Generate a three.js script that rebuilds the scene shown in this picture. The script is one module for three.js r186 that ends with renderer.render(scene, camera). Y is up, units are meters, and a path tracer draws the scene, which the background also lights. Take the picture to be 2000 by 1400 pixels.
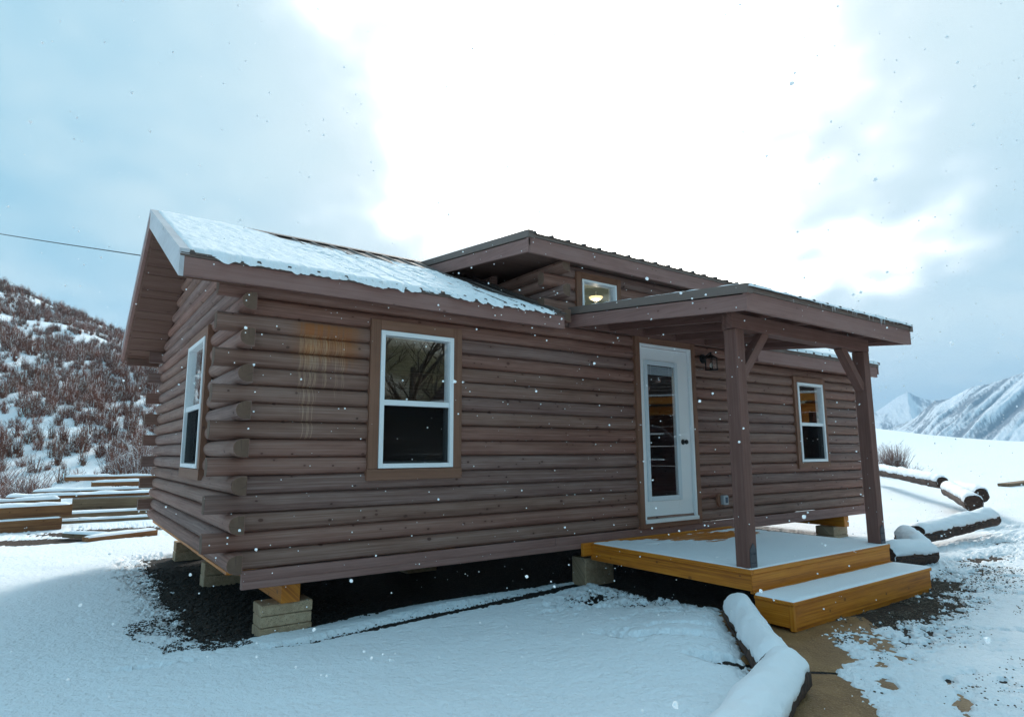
import * as THREE from 'three';
import { RoundedBoxGeometry } from 'three/addons/geometries/RoundedBoxGeometry.js';
import { mergeGeometries, mergeVertices, toCreasedNormals } from 'three/addons/utils/BufferGeometryUtils.js';

// ---------------------------------------------------------------- camera, sky, sun, exposure
const scene = new THREE.Scene();
const F = 1224.75;                                             // focal length in pixels of the 2000 x 1400 photograph
const camera = new THREE.PerspectiveCamera(2 * Math.atan(700 / F) * 180 / Math.PI, 2000 / 1400, 0.05, 9000);
camera.position.set(-1.1851, 1.0097, 5.1292);
camera.rotation.set(0.1483, -0.6215, -0.0045, 'YXZ');
camera.updateMatrixWorld(true);
scene.add(camera);
const renderer = new THREE.WebGLRenderer({ antialias: true });
renderer.toneMapping = THREE.LinearToneMapping;
renderer.toneMappingExposure = 1.68;
renderer.shadowMap.enabled = true;

// small seeded helpers
function rng(seed) { let a = seed >>> 0; return () => { a = (a + 0x6D2B79F5) >>> 0; let t = a; t = Math.imul(t ^ (t >>> 15), t | 1); t ^= t + Math.imul(t ^ (t >>> 7), t | 61); return ((t ^ (t >>> 14)) >>> 0) / 4294967296; }; }
const rnd = rng(20240117);
const R = (a, b) => a + (b - a) * rnd();
const clamp = (x, a = 0, b = 1) => x < a ? a : x > b ? b : x;
const lerp = (a, b, t) => a + (b - a) * t;
const smooth = (a, b, x) => { const t = clamp((x - a) / (b - a)); return t * t * (3 - 2 * t); };
function h2(i, j) { let n = Math.imul(i, 374761393) + Math.imul(j, 668265263); n = Math.imul(n ^ (n >>> 13), 1274126177); return ((n ^ (n >>> 16)) >>> 0) / 4294967296; }
function vn(x, y, px = 0, py = 0) {                            // value noise 0..1, tiling where a period is given
  const xi = Math.floor(x), yi = Math.floor(y), fx = x - xi, fy = y - yi;
  const m = (k, p) => p ? ((k % p) + p) % p : k;
  const a = h2(m(xi, px), m(yi, py)), b = h2(m(xi + 1, px), m(yi, py)), c = h2(m(xi, px), m(yi + 1, py)), d = h2(m(xi + 1, px), m(yi + 1, py));
  const u = fx * fx * (3 - 2 * fx), v = fy * fy * (3 - 2 * fy);
  return a + (b - a) * u + (c - a) * v + (a - b - c + d) * u * v;
}
function fbm(x, y, o = 4) { let s = 0, a = 0.5, t = 0; for (let i = 0; i < o; i++) { s += a * vn(x + i * 17.3, y - i * 9.1); t += a; a *= 0.5; x *= 2.03; y *= 2.03; } return s / t; }
function ray(px, py) { return new THREE.Vector3((px - 1000) / F, -(py - 700) / F, -1).applyQuaternion(camera.quaternion); }
function at(px, py, axis, v) { const d = ray(px, py), c = camera.position, t = (v - c[axis]) / d[axis]; return new THREE.Vector3(c.x + d.x * t, c.y + d.y * t, c.z + d.z * t); }

const SUN = new THREE.Vector3(0.622, 0.50, -0.62).normalize();
{
  const W = 1024, H = 512, data = new Float32Array(W * H * 4);
  const d = new THREE.Vector3();
  for (let j = 0; j < H; j++) for (let i = 0; i < W; i++) {
    const el = ((j + 0.5) / H - 0.5) * Math.PI, az = ((i + 0.5) / W - 0.5) * 2 * Math.PI;
    d.set(Math.cos(el) * Math.cos(az), Math.sin(el), Math.cos(el) * Math.sin(az));
    const k = 1 / (Math.max(d.y, 0) + 0.22), cx = d.x * k, cz = d.z * k;             // cloud deck seen in perspective
    const n1 = fbm(cx * 1.3 + 7.1, cz * 1.3 + 2.7, 5), n2 = fbm(cx * 3.4 - 3, cz * 3.4 + 9, 4);
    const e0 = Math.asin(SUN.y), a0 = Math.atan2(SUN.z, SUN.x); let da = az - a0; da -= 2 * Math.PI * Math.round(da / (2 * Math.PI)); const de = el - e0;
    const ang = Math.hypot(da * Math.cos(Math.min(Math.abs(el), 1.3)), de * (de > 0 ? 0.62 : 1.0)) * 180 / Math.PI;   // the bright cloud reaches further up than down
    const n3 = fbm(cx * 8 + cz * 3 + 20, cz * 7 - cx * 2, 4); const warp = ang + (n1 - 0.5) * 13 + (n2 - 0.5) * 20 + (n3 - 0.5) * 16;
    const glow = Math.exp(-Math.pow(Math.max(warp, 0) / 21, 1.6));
    const veil = smooth(0.34, 0.66, n1 * 0.42 + n2 * 0.33 + n3 * 0.25) * 0.8;                     // thin bright cloud over the blue
    const low = smooth(0.42, 0.0, Math.max(d.y, 0)) * smooth(95, 25, ang);                                  // paler towards the horizon
    let r = 0.14, g = 0.352, b = 0.485;
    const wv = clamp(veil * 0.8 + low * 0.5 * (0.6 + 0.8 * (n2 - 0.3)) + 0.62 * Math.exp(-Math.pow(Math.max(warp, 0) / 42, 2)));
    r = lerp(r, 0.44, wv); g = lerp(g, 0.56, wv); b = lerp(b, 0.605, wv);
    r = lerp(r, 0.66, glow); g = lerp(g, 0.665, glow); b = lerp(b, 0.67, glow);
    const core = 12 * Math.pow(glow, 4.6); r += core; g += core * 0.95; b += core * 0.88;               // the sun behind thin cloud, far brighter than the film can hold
    const o = (j * W + i) * 4; data[o] = r; data[o + 1] = g; data[o + 2] = b; data[o + 3] = 1;
  }
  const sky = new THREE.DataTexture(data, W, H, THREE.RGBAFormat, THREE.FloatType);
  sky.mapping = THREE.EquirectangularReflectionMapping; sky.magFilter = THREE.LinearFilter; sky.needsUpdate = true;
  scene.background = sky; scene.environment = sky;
}
const sun = new THREE.DirectionalLight(new THREE.Color(1, 0.965, 0.91), 1.5);
sun.position.copy(SUN).multiplyScalar(60); sun.target.position.set(3, 0, 0);
sun.castShadow = true; sun.shadow.radius = 24; sun.shadow.mapSize.set(2048, 2048);
Object.assign(sun.shadow.camera, { left: -40, right: 40, top: 40, bottom: -40, near: 1, far: 160 });
scene.add(sun, sun.target);

// ---------------------------------------------------------------- textures
function tex(w, h, fn, srgb = true) {
  const a = new Uint8Array(w * h * 4);
  for (let j = 0; j < h; j++) for (let i = 0; i < w; i++) { const c = fn((i + 0.5) / w, (j + 0.5) / h), o = (j * w + i) * 4; a[o] = clamp(c[0], 0, 255); a[o + 1] = clamp(c[1], 0, 255); a[o + 2] = clamp(c[2], 0, 255); a[o + 3] = c[3] === undefined ? 255 : c[3]; }
  const t = new THREE.DataTexture(a, w, h); t.wrapS = t.wrapT = THREE.RepeatWrapping; t.magFilter = THREE.LinearFilter; t.minFilter = THREE.LinearMipmapLinearFilter; t.generateMipmaps = true;
  if (srgb) t.colorSpace = THREE.SRGBColorSpace; t.needsUpdate = true; return t;
}
const mix3 = (a, b, t) => [lerp(a[0], b[0], t), lerp(a[1], b[1], t), lerp(a[2], b[2], t)];
// timber: u runs 3 m along the grain, v 0.6 m across it
function woodField(seed, knots) {
  const r = rng(seed), K = [];
  for (let i = 0; i < knots; i++) K.push([r(), r(), 0.007 + 0.013 * r() * r(), r()]);
  return (u, v) => {
    let vv = v, dark = 0, halo = 0;
    for (const k of K) {
      let dx = u - k[0], dy = v - k[1]; dx -= Math.round(dx); dy -= Math.round(dy);
      const X = dx * 3, Y = dy * 0.6, q = Math.hypot(X * 0.55, Y);
      if (q > 0.09) continue;
      const f = Math.exp(-(q * q) / (k[2] * k[2] * 3.2)); vv += Math.sign(Y || 1) * -f * k[2] * 0.9;
      const rr = Math.hypot(X * 0.8, Y) / k[2];
      dark = Math.max(dark, smooth(1.15, 0.75, rr) * (0.6 + 0.4 * k[3])); halo = Math.max(halo, f * 0.5);
    }
    const g1 = vn(u * 5 + seed, vv * 70, 5, 70), g2 = vn(u * 11, vv * 190 + seed, 11, 190), g3 = vn(u * 40, vv * 260, 40, 260);
    const blotch = vn(u * 5 + seed * 3, v * 5, 5, 5) * 0.45 + vn(u * 13, v * 11 + 3, 13, 11) * 0.35 + vn(u * 37, v * 29 + 3, 37, 29) * 0.2;
    const ck = smooth(0.982, 0.995, vn(u * 7 + 31 + seed, vv * 95 + 7, 7, 95)) * smooth(0.45, 0.6, vn(u * 9, v * 6 + seed, 9, 6)); dark = Math.max(dark, ck);
    return { grain: g1 * 0.45 + g2 * 0.35 + g3 * 0.2, blotch, dark, halo };
  };
}
function wood(seed, knots, cDark, cMid, cPale, cKnot, contrast = 1.25, w = 1024, h = 512) {
  const f = woodField(seed, knots);
  const map = tex(w, h, (u, v) => {
    const s = f(u, v), t = clamp(0.5 + (s.grain - 0.5) * 1.0 * contrast + (s.blotch - 0.5) * 0.8);
    let c = t < 0.5 ? mix3(cDark, cMid, t * 2) : mix3(cMid, cPale, t * 2 - 1);
    c = mix3(c, cKnot, clamp(s.dark * 0.8 + s.halo * 0.25)); return c;
  });
  return map;
}
const grainBump = (() => { const f = woodField(5, 6); return tex(1024, 512, (u, v) => { const s = f(u, v), g = 255 * clamp(s.grain * 0.9 - s.dark * 0.2); return [g, g, g]; }, false); })();
const woodMat = (map, rough = 0.75, bump = 0.0012, extra = {}) => new THREE.MeshStandardMaterial({ map, roughness: rough, bumpMap: grainBump, bumpScale: bump, ...extra });

const stainA = wood(11, 26, [107, 74, 61], [127, 94, 81], [144, 115, 104], [69, 37, 27]);
const stainB = wood(23, 20, [111, 73, 61], [132, 93, 80], [145, 111, 99], [73, 38, 28]);
const M = {
  log: [woodMat(stainA, 0.72, 0.0016), woodMat(stainB, 0.7, 0.0016), woodMat(wood(37, 30, [104, 74, 66], [124, 95, 86], [144, 119, 111], [65, 37, 29]), 0.74, 0.0016)],
  trim: woodMat(wood(41, 8, [106, 70, 52], [126, 86, 66], [136, 98, 80], [78, 48, 36], 0.7), 0.7, 0.0008),
  fascia: woodMat(wood(47, 9, [121, 85, 77], [140, 104, 96], [151, 118, 111], [95, 61, 51], 0.6), 0.65, 0.0008),
  rake: woodMat(wood(53, 4, [176, 174, 178], [192, 192, 196], [206, 206, 210], [120, 110, 106], 0.5), 0.5, 0.0005),
  post: woodMat(wood(59, 7, [97, 64, 54], [114, 79, 70], [125, 93, 84], [87, 59, 49], 0.7), 0.75, 0.001),
  treated: woodMat(wood(61, 10, [158, 86, 10], [196, 116, 20], [212, 138, 40], [112, 60, 14], 1.1), 0.55, 0.0008),
  rough: woodMat(wood(71, 12, [92, 58, 34], [124, 82, 48], [146, 108, 70], [70, 44, 26], 1.1), 0.85, 0.0015),
  grey: woodMat(wood(73, 12, [96, 76, 58], [122, 100, 76], [142, 120, 94], [70, 54, 40], 1.1), 0.85, 0.0015),
  soffit: woodMat(wood(79, 12, [94, 64, 52], [111, 80, 68], [123, 94, 84], [64, 37, 29], 1), 0.8, 0.001),
  metal: new THREE.MeshStandardMaterial({ color: new THREE.Color(0.08, 0.06, 0.052), roughness: 0.45, metalness: 0.1 }),
  trimMetal: new THREE.MeshStandardMaterial({ color: new THREE.Color(0.17, 0.122, 0.102), roughness: 0.5, metalness: 0.1 }),
  vinyl: new THREE.MeshPhysicalMaterial({ color: new THREE.Color(0.80, 0.81, 0.82), roughness: 0.4, clearcoat: 0.15 }),
  liteFrame: new THREE.MeshStandardMaterial({ color: new THREE.Color(0.62, 0.68, 0.72), roughness: 0.35 }),
  glass: new THREE.MeshPhysicalMaterial({ color: 0xffffff, roughness: 0.0, transmission: 1, thickness: 0, ior: 1.75 }),
  glassHigh: new THREE.MeshPhysicalMaterial({ color: 0xffffff, roughness: 0.0, transmission: 1, thickness: 0, ior: 2.3 }),
  screen: new THREE.MeshPhysicalMaterial({ color: new THREE.Color(0.008, 0.008, 0.009), roughness: 1, specularIntensity: 0.03, transparent: true, opacity: 0.55 }),
  black: new THREE.MeshStandardMaterial({ color: new THREE.Color(0.012, 0.011, 0.011), roughness: 0.45, metalness: 0.4 }),
  dark: new THREE.MeshStandardMaterial({ color: new THREE.Color(0.02, 0.02, 0.022), roughness: 0.8 }),
  steel: new THREE.MeshStandardMaterial({ color: new THREE.Color(0.09, 0.095, 0.11), roughness: 0.5, metalness: 0.6 }),
  inner: new THREE.MeshStandardMaterial({ color: new THREE.Color(0.16, 0.12, 0.09), roughness: 0.9 }),
  blind: new THREE.MeshStandardMaterial({ color: new THREE.Color(0.42, 0.5, 0.55), roughness: 0.6 }),
};
{ // end grain: growth rings and radial checks, 0.3 m square
  const t = tex(256, 256, (u, v) => {
    const x = (u - 0.5) * 0.3, y = (v - 0.42) * 0.3, q = Math.hypot(x, y) + (fbm(u * 7, v * 7, 3) - 0.5) * 0.008, a = Math.atan2(y, x);
    const ring = 0.5 + 0.5 * Math.sin(q * 1500 / 1.6), crack = smooth(0.975, 1, Math.abs(Math.sin(a * 2.5 + 1))) * smooth(0.01, 0.05, q);
    const b = fbm(u * 9, v * 9, 4); return mix3(mix3([90, 66, 52], [120, 94, 78], ring * 0.4 + b * 0.6), [34, 28, 24], crack * 0.18);
  });
  M.endGrain = new THREE.MeshStandardMaterial({ map: t, roughness: 0.85 });
}
{ // snow grain, tiles over 0.8 m
  const t = tex(512, 512, (u, v) => { const g = 255 * clamp(vn(u * 20, v * 20, 20, 20) * 0.45 + vn(u * 48, v * 48, 48, 48) * 0.33 + vn(u * 130, v * 130, 130, 130) * 0.22); return [g, g, g]; }, false);
  M.snow = new THREE.MeshPhysicalMaterial({ color: new THREE.Color(0.82, 0.872, 0.912), roughness: 0.85, bumpMap: t, bumpScale: 0.018 });
  M.snowFine = new THREE.MeshPhysicalMaterial({ color: new THREE.Color(0.84, 0.878, 0.91), roughness: 0.85, bumpMap: t, bumpScale: 0.006 });
}
{ // wet soil and gravel, tiles over 1.2 m
  const P = []; const r = rng(91); for (let i = 0; i < 900; i++) P.push([r(), r(), 0.003 + 0.009 * r() * r(), r()]);
  const G = 40, cell = Array.from({ length: G * G }, () => []);
  for (const p of P) for (let a = -1; a <= 1; a++) for (let b = -1; b <= 1; b++) cell[((Math.floor(p[0] * G) + a + G) % G) * G + (Math.floor(p[1] * G) + b + G) % G].push(p);
  const stone = (u, v) => { let s = 0, tone = 0; for (const p of cell[Math.floor(u * G) % G * G + Math.floor(v * G) % G]) { let dx = u - p[0], dy = v - p[1]; dx -= Math.round(dx); dy -= Math.round(dy); const q = Math.hypot(dx, dy * 1.2) / p[2]; if (q < 1 && 1 - q * q > s) { s = 1 - q * q; tone = p[3]; } } return [s, tone]; };
  const map = tex(1024, 1024, (u, v) => { const [s, t] = stone(u, v), n = vn(u * 64, v * 64, 64, 64) * 0.5 + vn(u * 200, v * 200, 200, 200) * 0.5; return mix3(mix3([34, 26, 20], [74, 58, 44], n), mix3([82, 70, 58], [140, 122, 102], t), s > 0.02 ? 0.85 : 0); });
  const bump = tex(1024, 1024, (u, v) => { const [s] = stone(u, v), g = 255 * clamp(Math.sqrt(s) * 0.6 + vn(u * 90, v * 90, 90, 90) * 0.4); return [g, g, g]; }, false);
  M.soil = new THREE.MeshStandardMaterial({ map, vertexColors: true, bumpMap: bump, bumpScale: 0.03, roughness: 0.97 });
  const cmap = tex(512, 512, (u, v) => { const n = vn(u * 150, v * 150, 150, 150), m = vn(u * 7, v * 7, 7, 7) * 0.6 + vn(u * 19, v * 19, 19, 19) * 0.4; return mix3(mix3([120, 86, 50], [160, 122, 80], m), n > 0.72 ? [184, 152, 112] : [96, 70, 44], 0.4 * Math.abs(n - 0.4) * 2); });
  M.path = new THREE.MeshStandardMaterial({ map: cmap, roughness: 0.55, bumpMap: bump, bumpScale: 0.004 });
  const kmap = tex(512, 512, (u, v) => { const n = vn(u * 120, v * 120, 120, 120), m = vn(u * 5, v * 5, 5, 5) * 0.5 + vn(u * 23, v * 23, 23, 23) * 0.5; let c = mix3([160, 132, 104], [200, 176, 146], m); if (n > 0.8) c = mix3(c, [80, 72, 62], 0.5); return c; });
  M.concrete = new THREE.MeshStandardMaterial({ map: kmap, roughness: 0.9, bumpMap: bump, bumpScale: 0.003 });
  const bmap = tex(512, 256, (u, v) => { const n = vn(u * 12, v * 40, 12, 40) * 0.6 + vn(u * 40, v * 90, 40, 90) * 0.4; return mix3([36, 26, 22], [104, 76, 62], n); });
  M.bark = new THREE.MeshStandardMaterial({ map: bmap, roughness: 0.9, bumpMap: bmap, bumpScale: 0.02 });
}

// ---------------------------------------------------------------- building helpers
const counts = {};
function numbered(name) { const n = counts[name] = (counts[name] ?? -1) + 1; return n ? name + '_' + String(n).padStart(3, '0') : name; }
function shade(o) { o.traverse(c => { if (c.isMesh) { c.castShadow = true; c.receiveShadow = true; } }); return o; }
function info(o, label, category, group, kind) { if (label) o.userData.label = label; if (category) o.userData.category = category; if (group) o.userData.group = group; if (kind) o.userData.kind = kind; return o; }
function thing(name, label, category, group) { const g = new THREE.Group(); g.name = numbered(name); scene.add(g); return info(g, label, category, group); }
function part(parent, name, geo, mat) { const m = new THREE.Mesh(Array.isArray(geo) ? mergeGeometries(geo.map(plain)) : geo, mat); m.name = name; parent.add(m); return m; }
function sub(parent, name) { const g = new THREE.Group(); g.name = name; parent.add(g); return g; }
function plain(g) { g = g.index ? g.toNonIndexed() : g; for (const k of Object.keys(g.attributes)) if (!['position', 'normal', 'uv'].includes(k)) g.deleteAttribute(k); return g; }
function solo(name, geo, mat, label, category, group, kind) { const m = new THREE.Mesh(Array.isArray(geo) ? mergeGeometries(geo.map(plain)) : geo, mat); m.name = numbered(name); scene.add(m); return info(m, label, category, group, kind); }
// uv in metres: u along the given axis, v across it (3 m x 0.6 m timber maps), with an offset of its own
function grainUV(g, axis, su = 3, sv = 0.6, ou = rnd(), ov = rnd()) {
  const p = g.attributes.position, uv = new Float32Array(p.count * 2), o = [0, 1, 2].filter(k => k !== axis);
  for (let i = 0; i < p.count; i++) { const c = [p.getX(i), p.getY(i), p.getZ(i)]; uv[2 * i] = c[axis] / su + ou; uv[2 * i + 1] = (c[o[0]] + c[o[1]]) / sv + ov; }
  g.setAttribute('uv', new THREE.BufferAttribute(uv, 2)); return g;
}
// box from corner to corner with eased edges, grain along its longest side
function bx(x0, x1, y0, y1, z0, z1, r = 0.004, axis = -1, su = 3, sv = 0.6) {
  const w = Math.abs(x1 - x0), h = Math.abs(y1 - y0), d = Math.abs(z1 - z0), rr = Math.min(r, w * 0.3, h * 0.3, d * 0.3);
  const g = plain(new RoundedBoxGeometry(w, h, d, 1, rr));
  if (axis < 0) axis = w >= h && w >= d ? 0 : h >= d ? 1 : 2;
  grainUV(g, axis, su, sv);
  return g.translate((x0 + x1) / 2, (y0 + y1) / 2, (z0 + z1) / 2);
}
// bar between two points: width across, height up
function bar(a, b, w, h, r = 0.004) {
  const L = a.distanceTo(b), g = plain(new RoundedBoxGeometry(w, h, L, 1, Math.min(r, w * 0.3, h * 0.3))); grainUV(g, 2);
  const m = new THREE.Matrix4().lookAt(b, a, new THREE.Vector3(0, 1, 0)); m.setPosition((a.x + b.x) / 2, (a.y + b.y) / 2, (a.z + b.z) / 2); return g.applyMatrix4(m);
}
// prism between x0 and x1 over a line in the z-y plane, from dy0 below to dy1 above that line
function slope(x0, x1, za, ya, zb, yb, dy0, dy1) {
  const P = [[x0, ya + dy0, za], [x1, ya + dy0, za], [x1, ya + dy1, za], [x0, ya + dy1, za], [x0, yb + dy0, zb], [x1, yb + dy0, zb], [x1, yb + dy1, zb], [x0, yb + dy1, zb]];
  const f = [[0, 1, 2, 3], [5, 4, 7, 6], [4, 0, 3, 7], [1, 5, 6, 2], [3, 2, 6, 7], [4, 5, 1, 0]], pos = [];
  for (const q of f) for (const k of [0, 1, 2, 0, 2, 3]) pos.push(...P[q[k]]);
  const g = new THREE.BufferGeometry(); g.setAttribute('position', new THREE.Float32BufferAttribute(pos, 3)); g.computeVertexNormals();
  return grainUV(g, Math.abs(zb - za) > Math.abs(x1 - x0) ? 2 : 0);
}
// ribbed metal sheet laid on a slope in the z-y plane
function ribbed(x0, x1, za, ya, zb, yb, pitch = 0.23, rib = 0.02) {
  const s = new THREE.Shape(); const top = []; let x = x0;
  while (x < x1 - 0.001) {
    const e = Math.min(x + pitch, x1); top.push([x, 0]); const c = x + 0.05;
    if (c + 0.05 < e) top.push([c, 0], [c + 0.012, rib], [c + 0.032, rib], [c + 0.044, 0], [c + 0.1, 0], [c + 0.105, 0.004], [c + 0.115, 0.004], [c + 0.12, 0]);
    x = e;
  }
  top.push([x1, 0]); s.moveTo(x0, -0.006); for (const p of top) s.lineTo(Math.min(p[0], x1), p[1]); s.lineTo(x1, -0.006); s.closePath();
  const L = Math.hypot(zb - za, yb - ya), g = plain(new THREE.ExtrudeGeometry(s, { depth: L, bevelEnabled: false }));
  const t = new THREE.Vector3(0, (yb - ya) / L, (zb - za) / L), X = new THREE.Vector3(1, 0, 0), n = new THREE.Vector3().crossVectors(t, X);
  if (n.y < 0) n.negate();
  const m = new THREE.Matrix4().makeBasis(X, n, t); m.setPosition(0, ya, za); g.applyMatrix4(m);
  if (m.determinant() < 0) { const P = g.attributes.position.array; for (let i = 0; i < P.length; i += 9) for (let c = 0; c < 3; c++) { const t2 = P[i + 3 + c]; P[i + 3 + c] = P[i + 6 + c]; P[i + 6 + c] = t2; } }
  g.computeVertexNormals(); return g;
}
// a wall log: runs along T from s0 to s1, its rounded face towards N, bottom edge at y
const LOGH = 0.14;
function logGeo(origin, T, N, s0, s1, y, bulge = 0.034, thick = 0.1, uvFn) {
  const ex = bulge > 0.055 ? 2.0 : 2.4;
  const prof = [], K = 9; prof.push([-thick, 0.0]);
  for (let i = 0; i <= K; i++) { const a = -1 + 2 * i / K; prof.push([-bulge + bulge * Math.sqrt(Math.max(0, 1 - Math.pow(Math.abs(a), ex))), LOGH * (0.5 + 0.5 * a * 0.985)]); }
  prof.push([-thick, LOGH]);
  const seg = Math.max(1, Math.round((s1 - s0) / 0.35)), ph = R(0, 50), pos = [], uv = [], ou = rnd(), ov = rnd(), n = prof.length;
  const ring = k => { const s = lerp(s0, s1, k / seg); return prof.map(([d, h]) => { const w = d > -thick + 0.001 ? (vn(s * 1.3 + ph, h * 5) - 0.5) * 0.007 : 0, dd = d + w, hh = h + (vn(s * 0.7 + ph, 9) - 0.5) * 0.004; return [origin.x + T.x * s + N.x * dd, y + hh, origin.z + T.z * s + N.z * dd, s, h]; }); };
  let A = ring(0);
  const hand = new THREE.Vector3().crossVectors(T, new THREE.Vector3(0, 1, 0)).dot(N) > 0;
  const put = (p, d) => { pos.push(p[0], p[1], p[2]); if (uvFn) uv.push(...uvFn(p[3], y + p[4])); else uv.push(p[3] / 3 + ou, p[4] * 1.2 / 0.6 + ov + (d ? d : 0)); };
  const tri = (a, b, c) => { put(a); if (hand) { put(b); put(c); } else { put(c); put(b); } };
  const c0 = A;
  for (let k = 1; k <= seg; k++) { const B = ring(k); for (let i = 0; i < n - 1; i++) { tri(A[i], B[i], B[i + 1]); tri(A[i], B[i + 1], A[i + 1]); } tri(A[n - 1], B[n - 1], B[0]); tri(A[n - 1], B[0], A[0]); A = B; }
  for (let i = 1; i < n - 1; i++) { tri(c0[0], c0[i], c0[i + 1]); tri(A[0], A[i + 1], A[i]); }
  let g = new THREE.BufferGeometry(); g.setAttribute('position', new THREE.Float32BufferAttribute(pos, 3)); g.setAttribute('uv', new THREE.Float32BufferAttribute(uv, 2));
  return toCreasedNormals(g, 0.9);
}
function logCap(origin, T, N, s, y, bulge, thick, out) {       // sawn end of a log, 1.5 mm proud
  const K = 12, pts = [[-thick + 0.004, 0.006]]; for (let i = 0; i <= K; i++) { const a = -1 + 2 * i / K; pts.push([-bulge + bulge * Math.sqrt(Math.max(0, 1 - Math.pow(Math.abs(a), bulge > 0.055 ? 2.0 : 2.4))) - 0.003, LOGH * (0.5 + 0.48 * a)]); } pts.push([-thick + 0.004, LOGH - 0.006]);
  const pos = [], uv = [], ou = R(-0.1, 0.1), ov = R(-0.1, 0.1), e = s + out * 0.0015;
  for (let i = 1; i < pts.length - 1; i++) for (const k of out * (new THREE.Vector3().crossVectors(T, new THREE.Vector3(0, 1, 0)).dot(N)) > 0 ? [0, i + 1, i] : [0, i, i + 1]) { const [d, h] = pts[k]; pos.push(origin.x + T.x * e + N.x * d, y + h, origin.z + T.z * e + N.z * d); uv.push(0.5 + (d + 0.05) / 0.3 + ou, 0.5 + (h - 0.07) / 0.3 + ov); }
  const g = new THREE.BufferGeometry(); g.setAttribute('position', new THREE.Float32BufferAttribute(pos, 3)); g.setAttribute('uv', new THREE.Float32BufferAttribute(uv, 2)); g.computeVertexNormals(); return g;
}

// ---------------------------------------------------------------- terrain
function rightRise(x, z) { const t = Math.max(0, 0.93 * x - 0.37 * z - 6.3), f = lerp(0.55, 1.5, smooth(2, -26, z + (x - 20) * 0.28)); return t < 44 ? 0.0050 * Math.pow(t, 1.72) * f : (0.0050 * Math.pow(44, 1.72) * f - 0.004 * Math.pow(t - 44, 1.5)); }
function hill(x, z) { const t = Math.max(0, -19 - z + (fbm(x * 0.07, z * 0.07 + 30, 3) - 0.5) * 6), crest = Math.max(0.5, 15.6 - 0.36 * x * smooth(60, 20, x)), k = clamp(t / 56); return crest * (k < 1 ? Math.pow(k, 1.12) : 1) + (fbm(x * 0.13, z * 0.13, 3) - 0.5) * 2.2 * smooth(0, 0.2, k); }
function gy(x, z) {
  const rr = rightRise(x, z) * smooth(-60, -30, z) * 1, hl = hill(x, z) * smooth(34, 14, x);
  let y = -0.40 + rr + hl;
  y += 0.05 * smooth(1.0, 3.2, x) * smooth(0.6, 1.8, z) ;                               // slight bank towards the step
  y += 0.06 * smooth(0.9, 0.0, Math.abs(0.69 * x + 0.72 * z - 3.15)) * smooth(1.2, 2.0, z) * smooth(4.0, 3.2, x);
  y += (fbm(x * 0.55, z * 0.55, 3) - 0.5) * 0.045 * smooth(0, 0.6, Math.hypot(Math.max(-0.5 - x, 0, x - 9.5), Math.max(-5 - z, 0, z - 0.4)) ) * smooth(6.2, 5.0, Math.hypot(x - 4.2, z - 2.2) < 2.5 ? 6.1 : 0);
  return y;
}
const pathPoly = { n0: 3.62, edge: s => 4.33 - 0.16 * (s + 1.03) };
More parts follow.
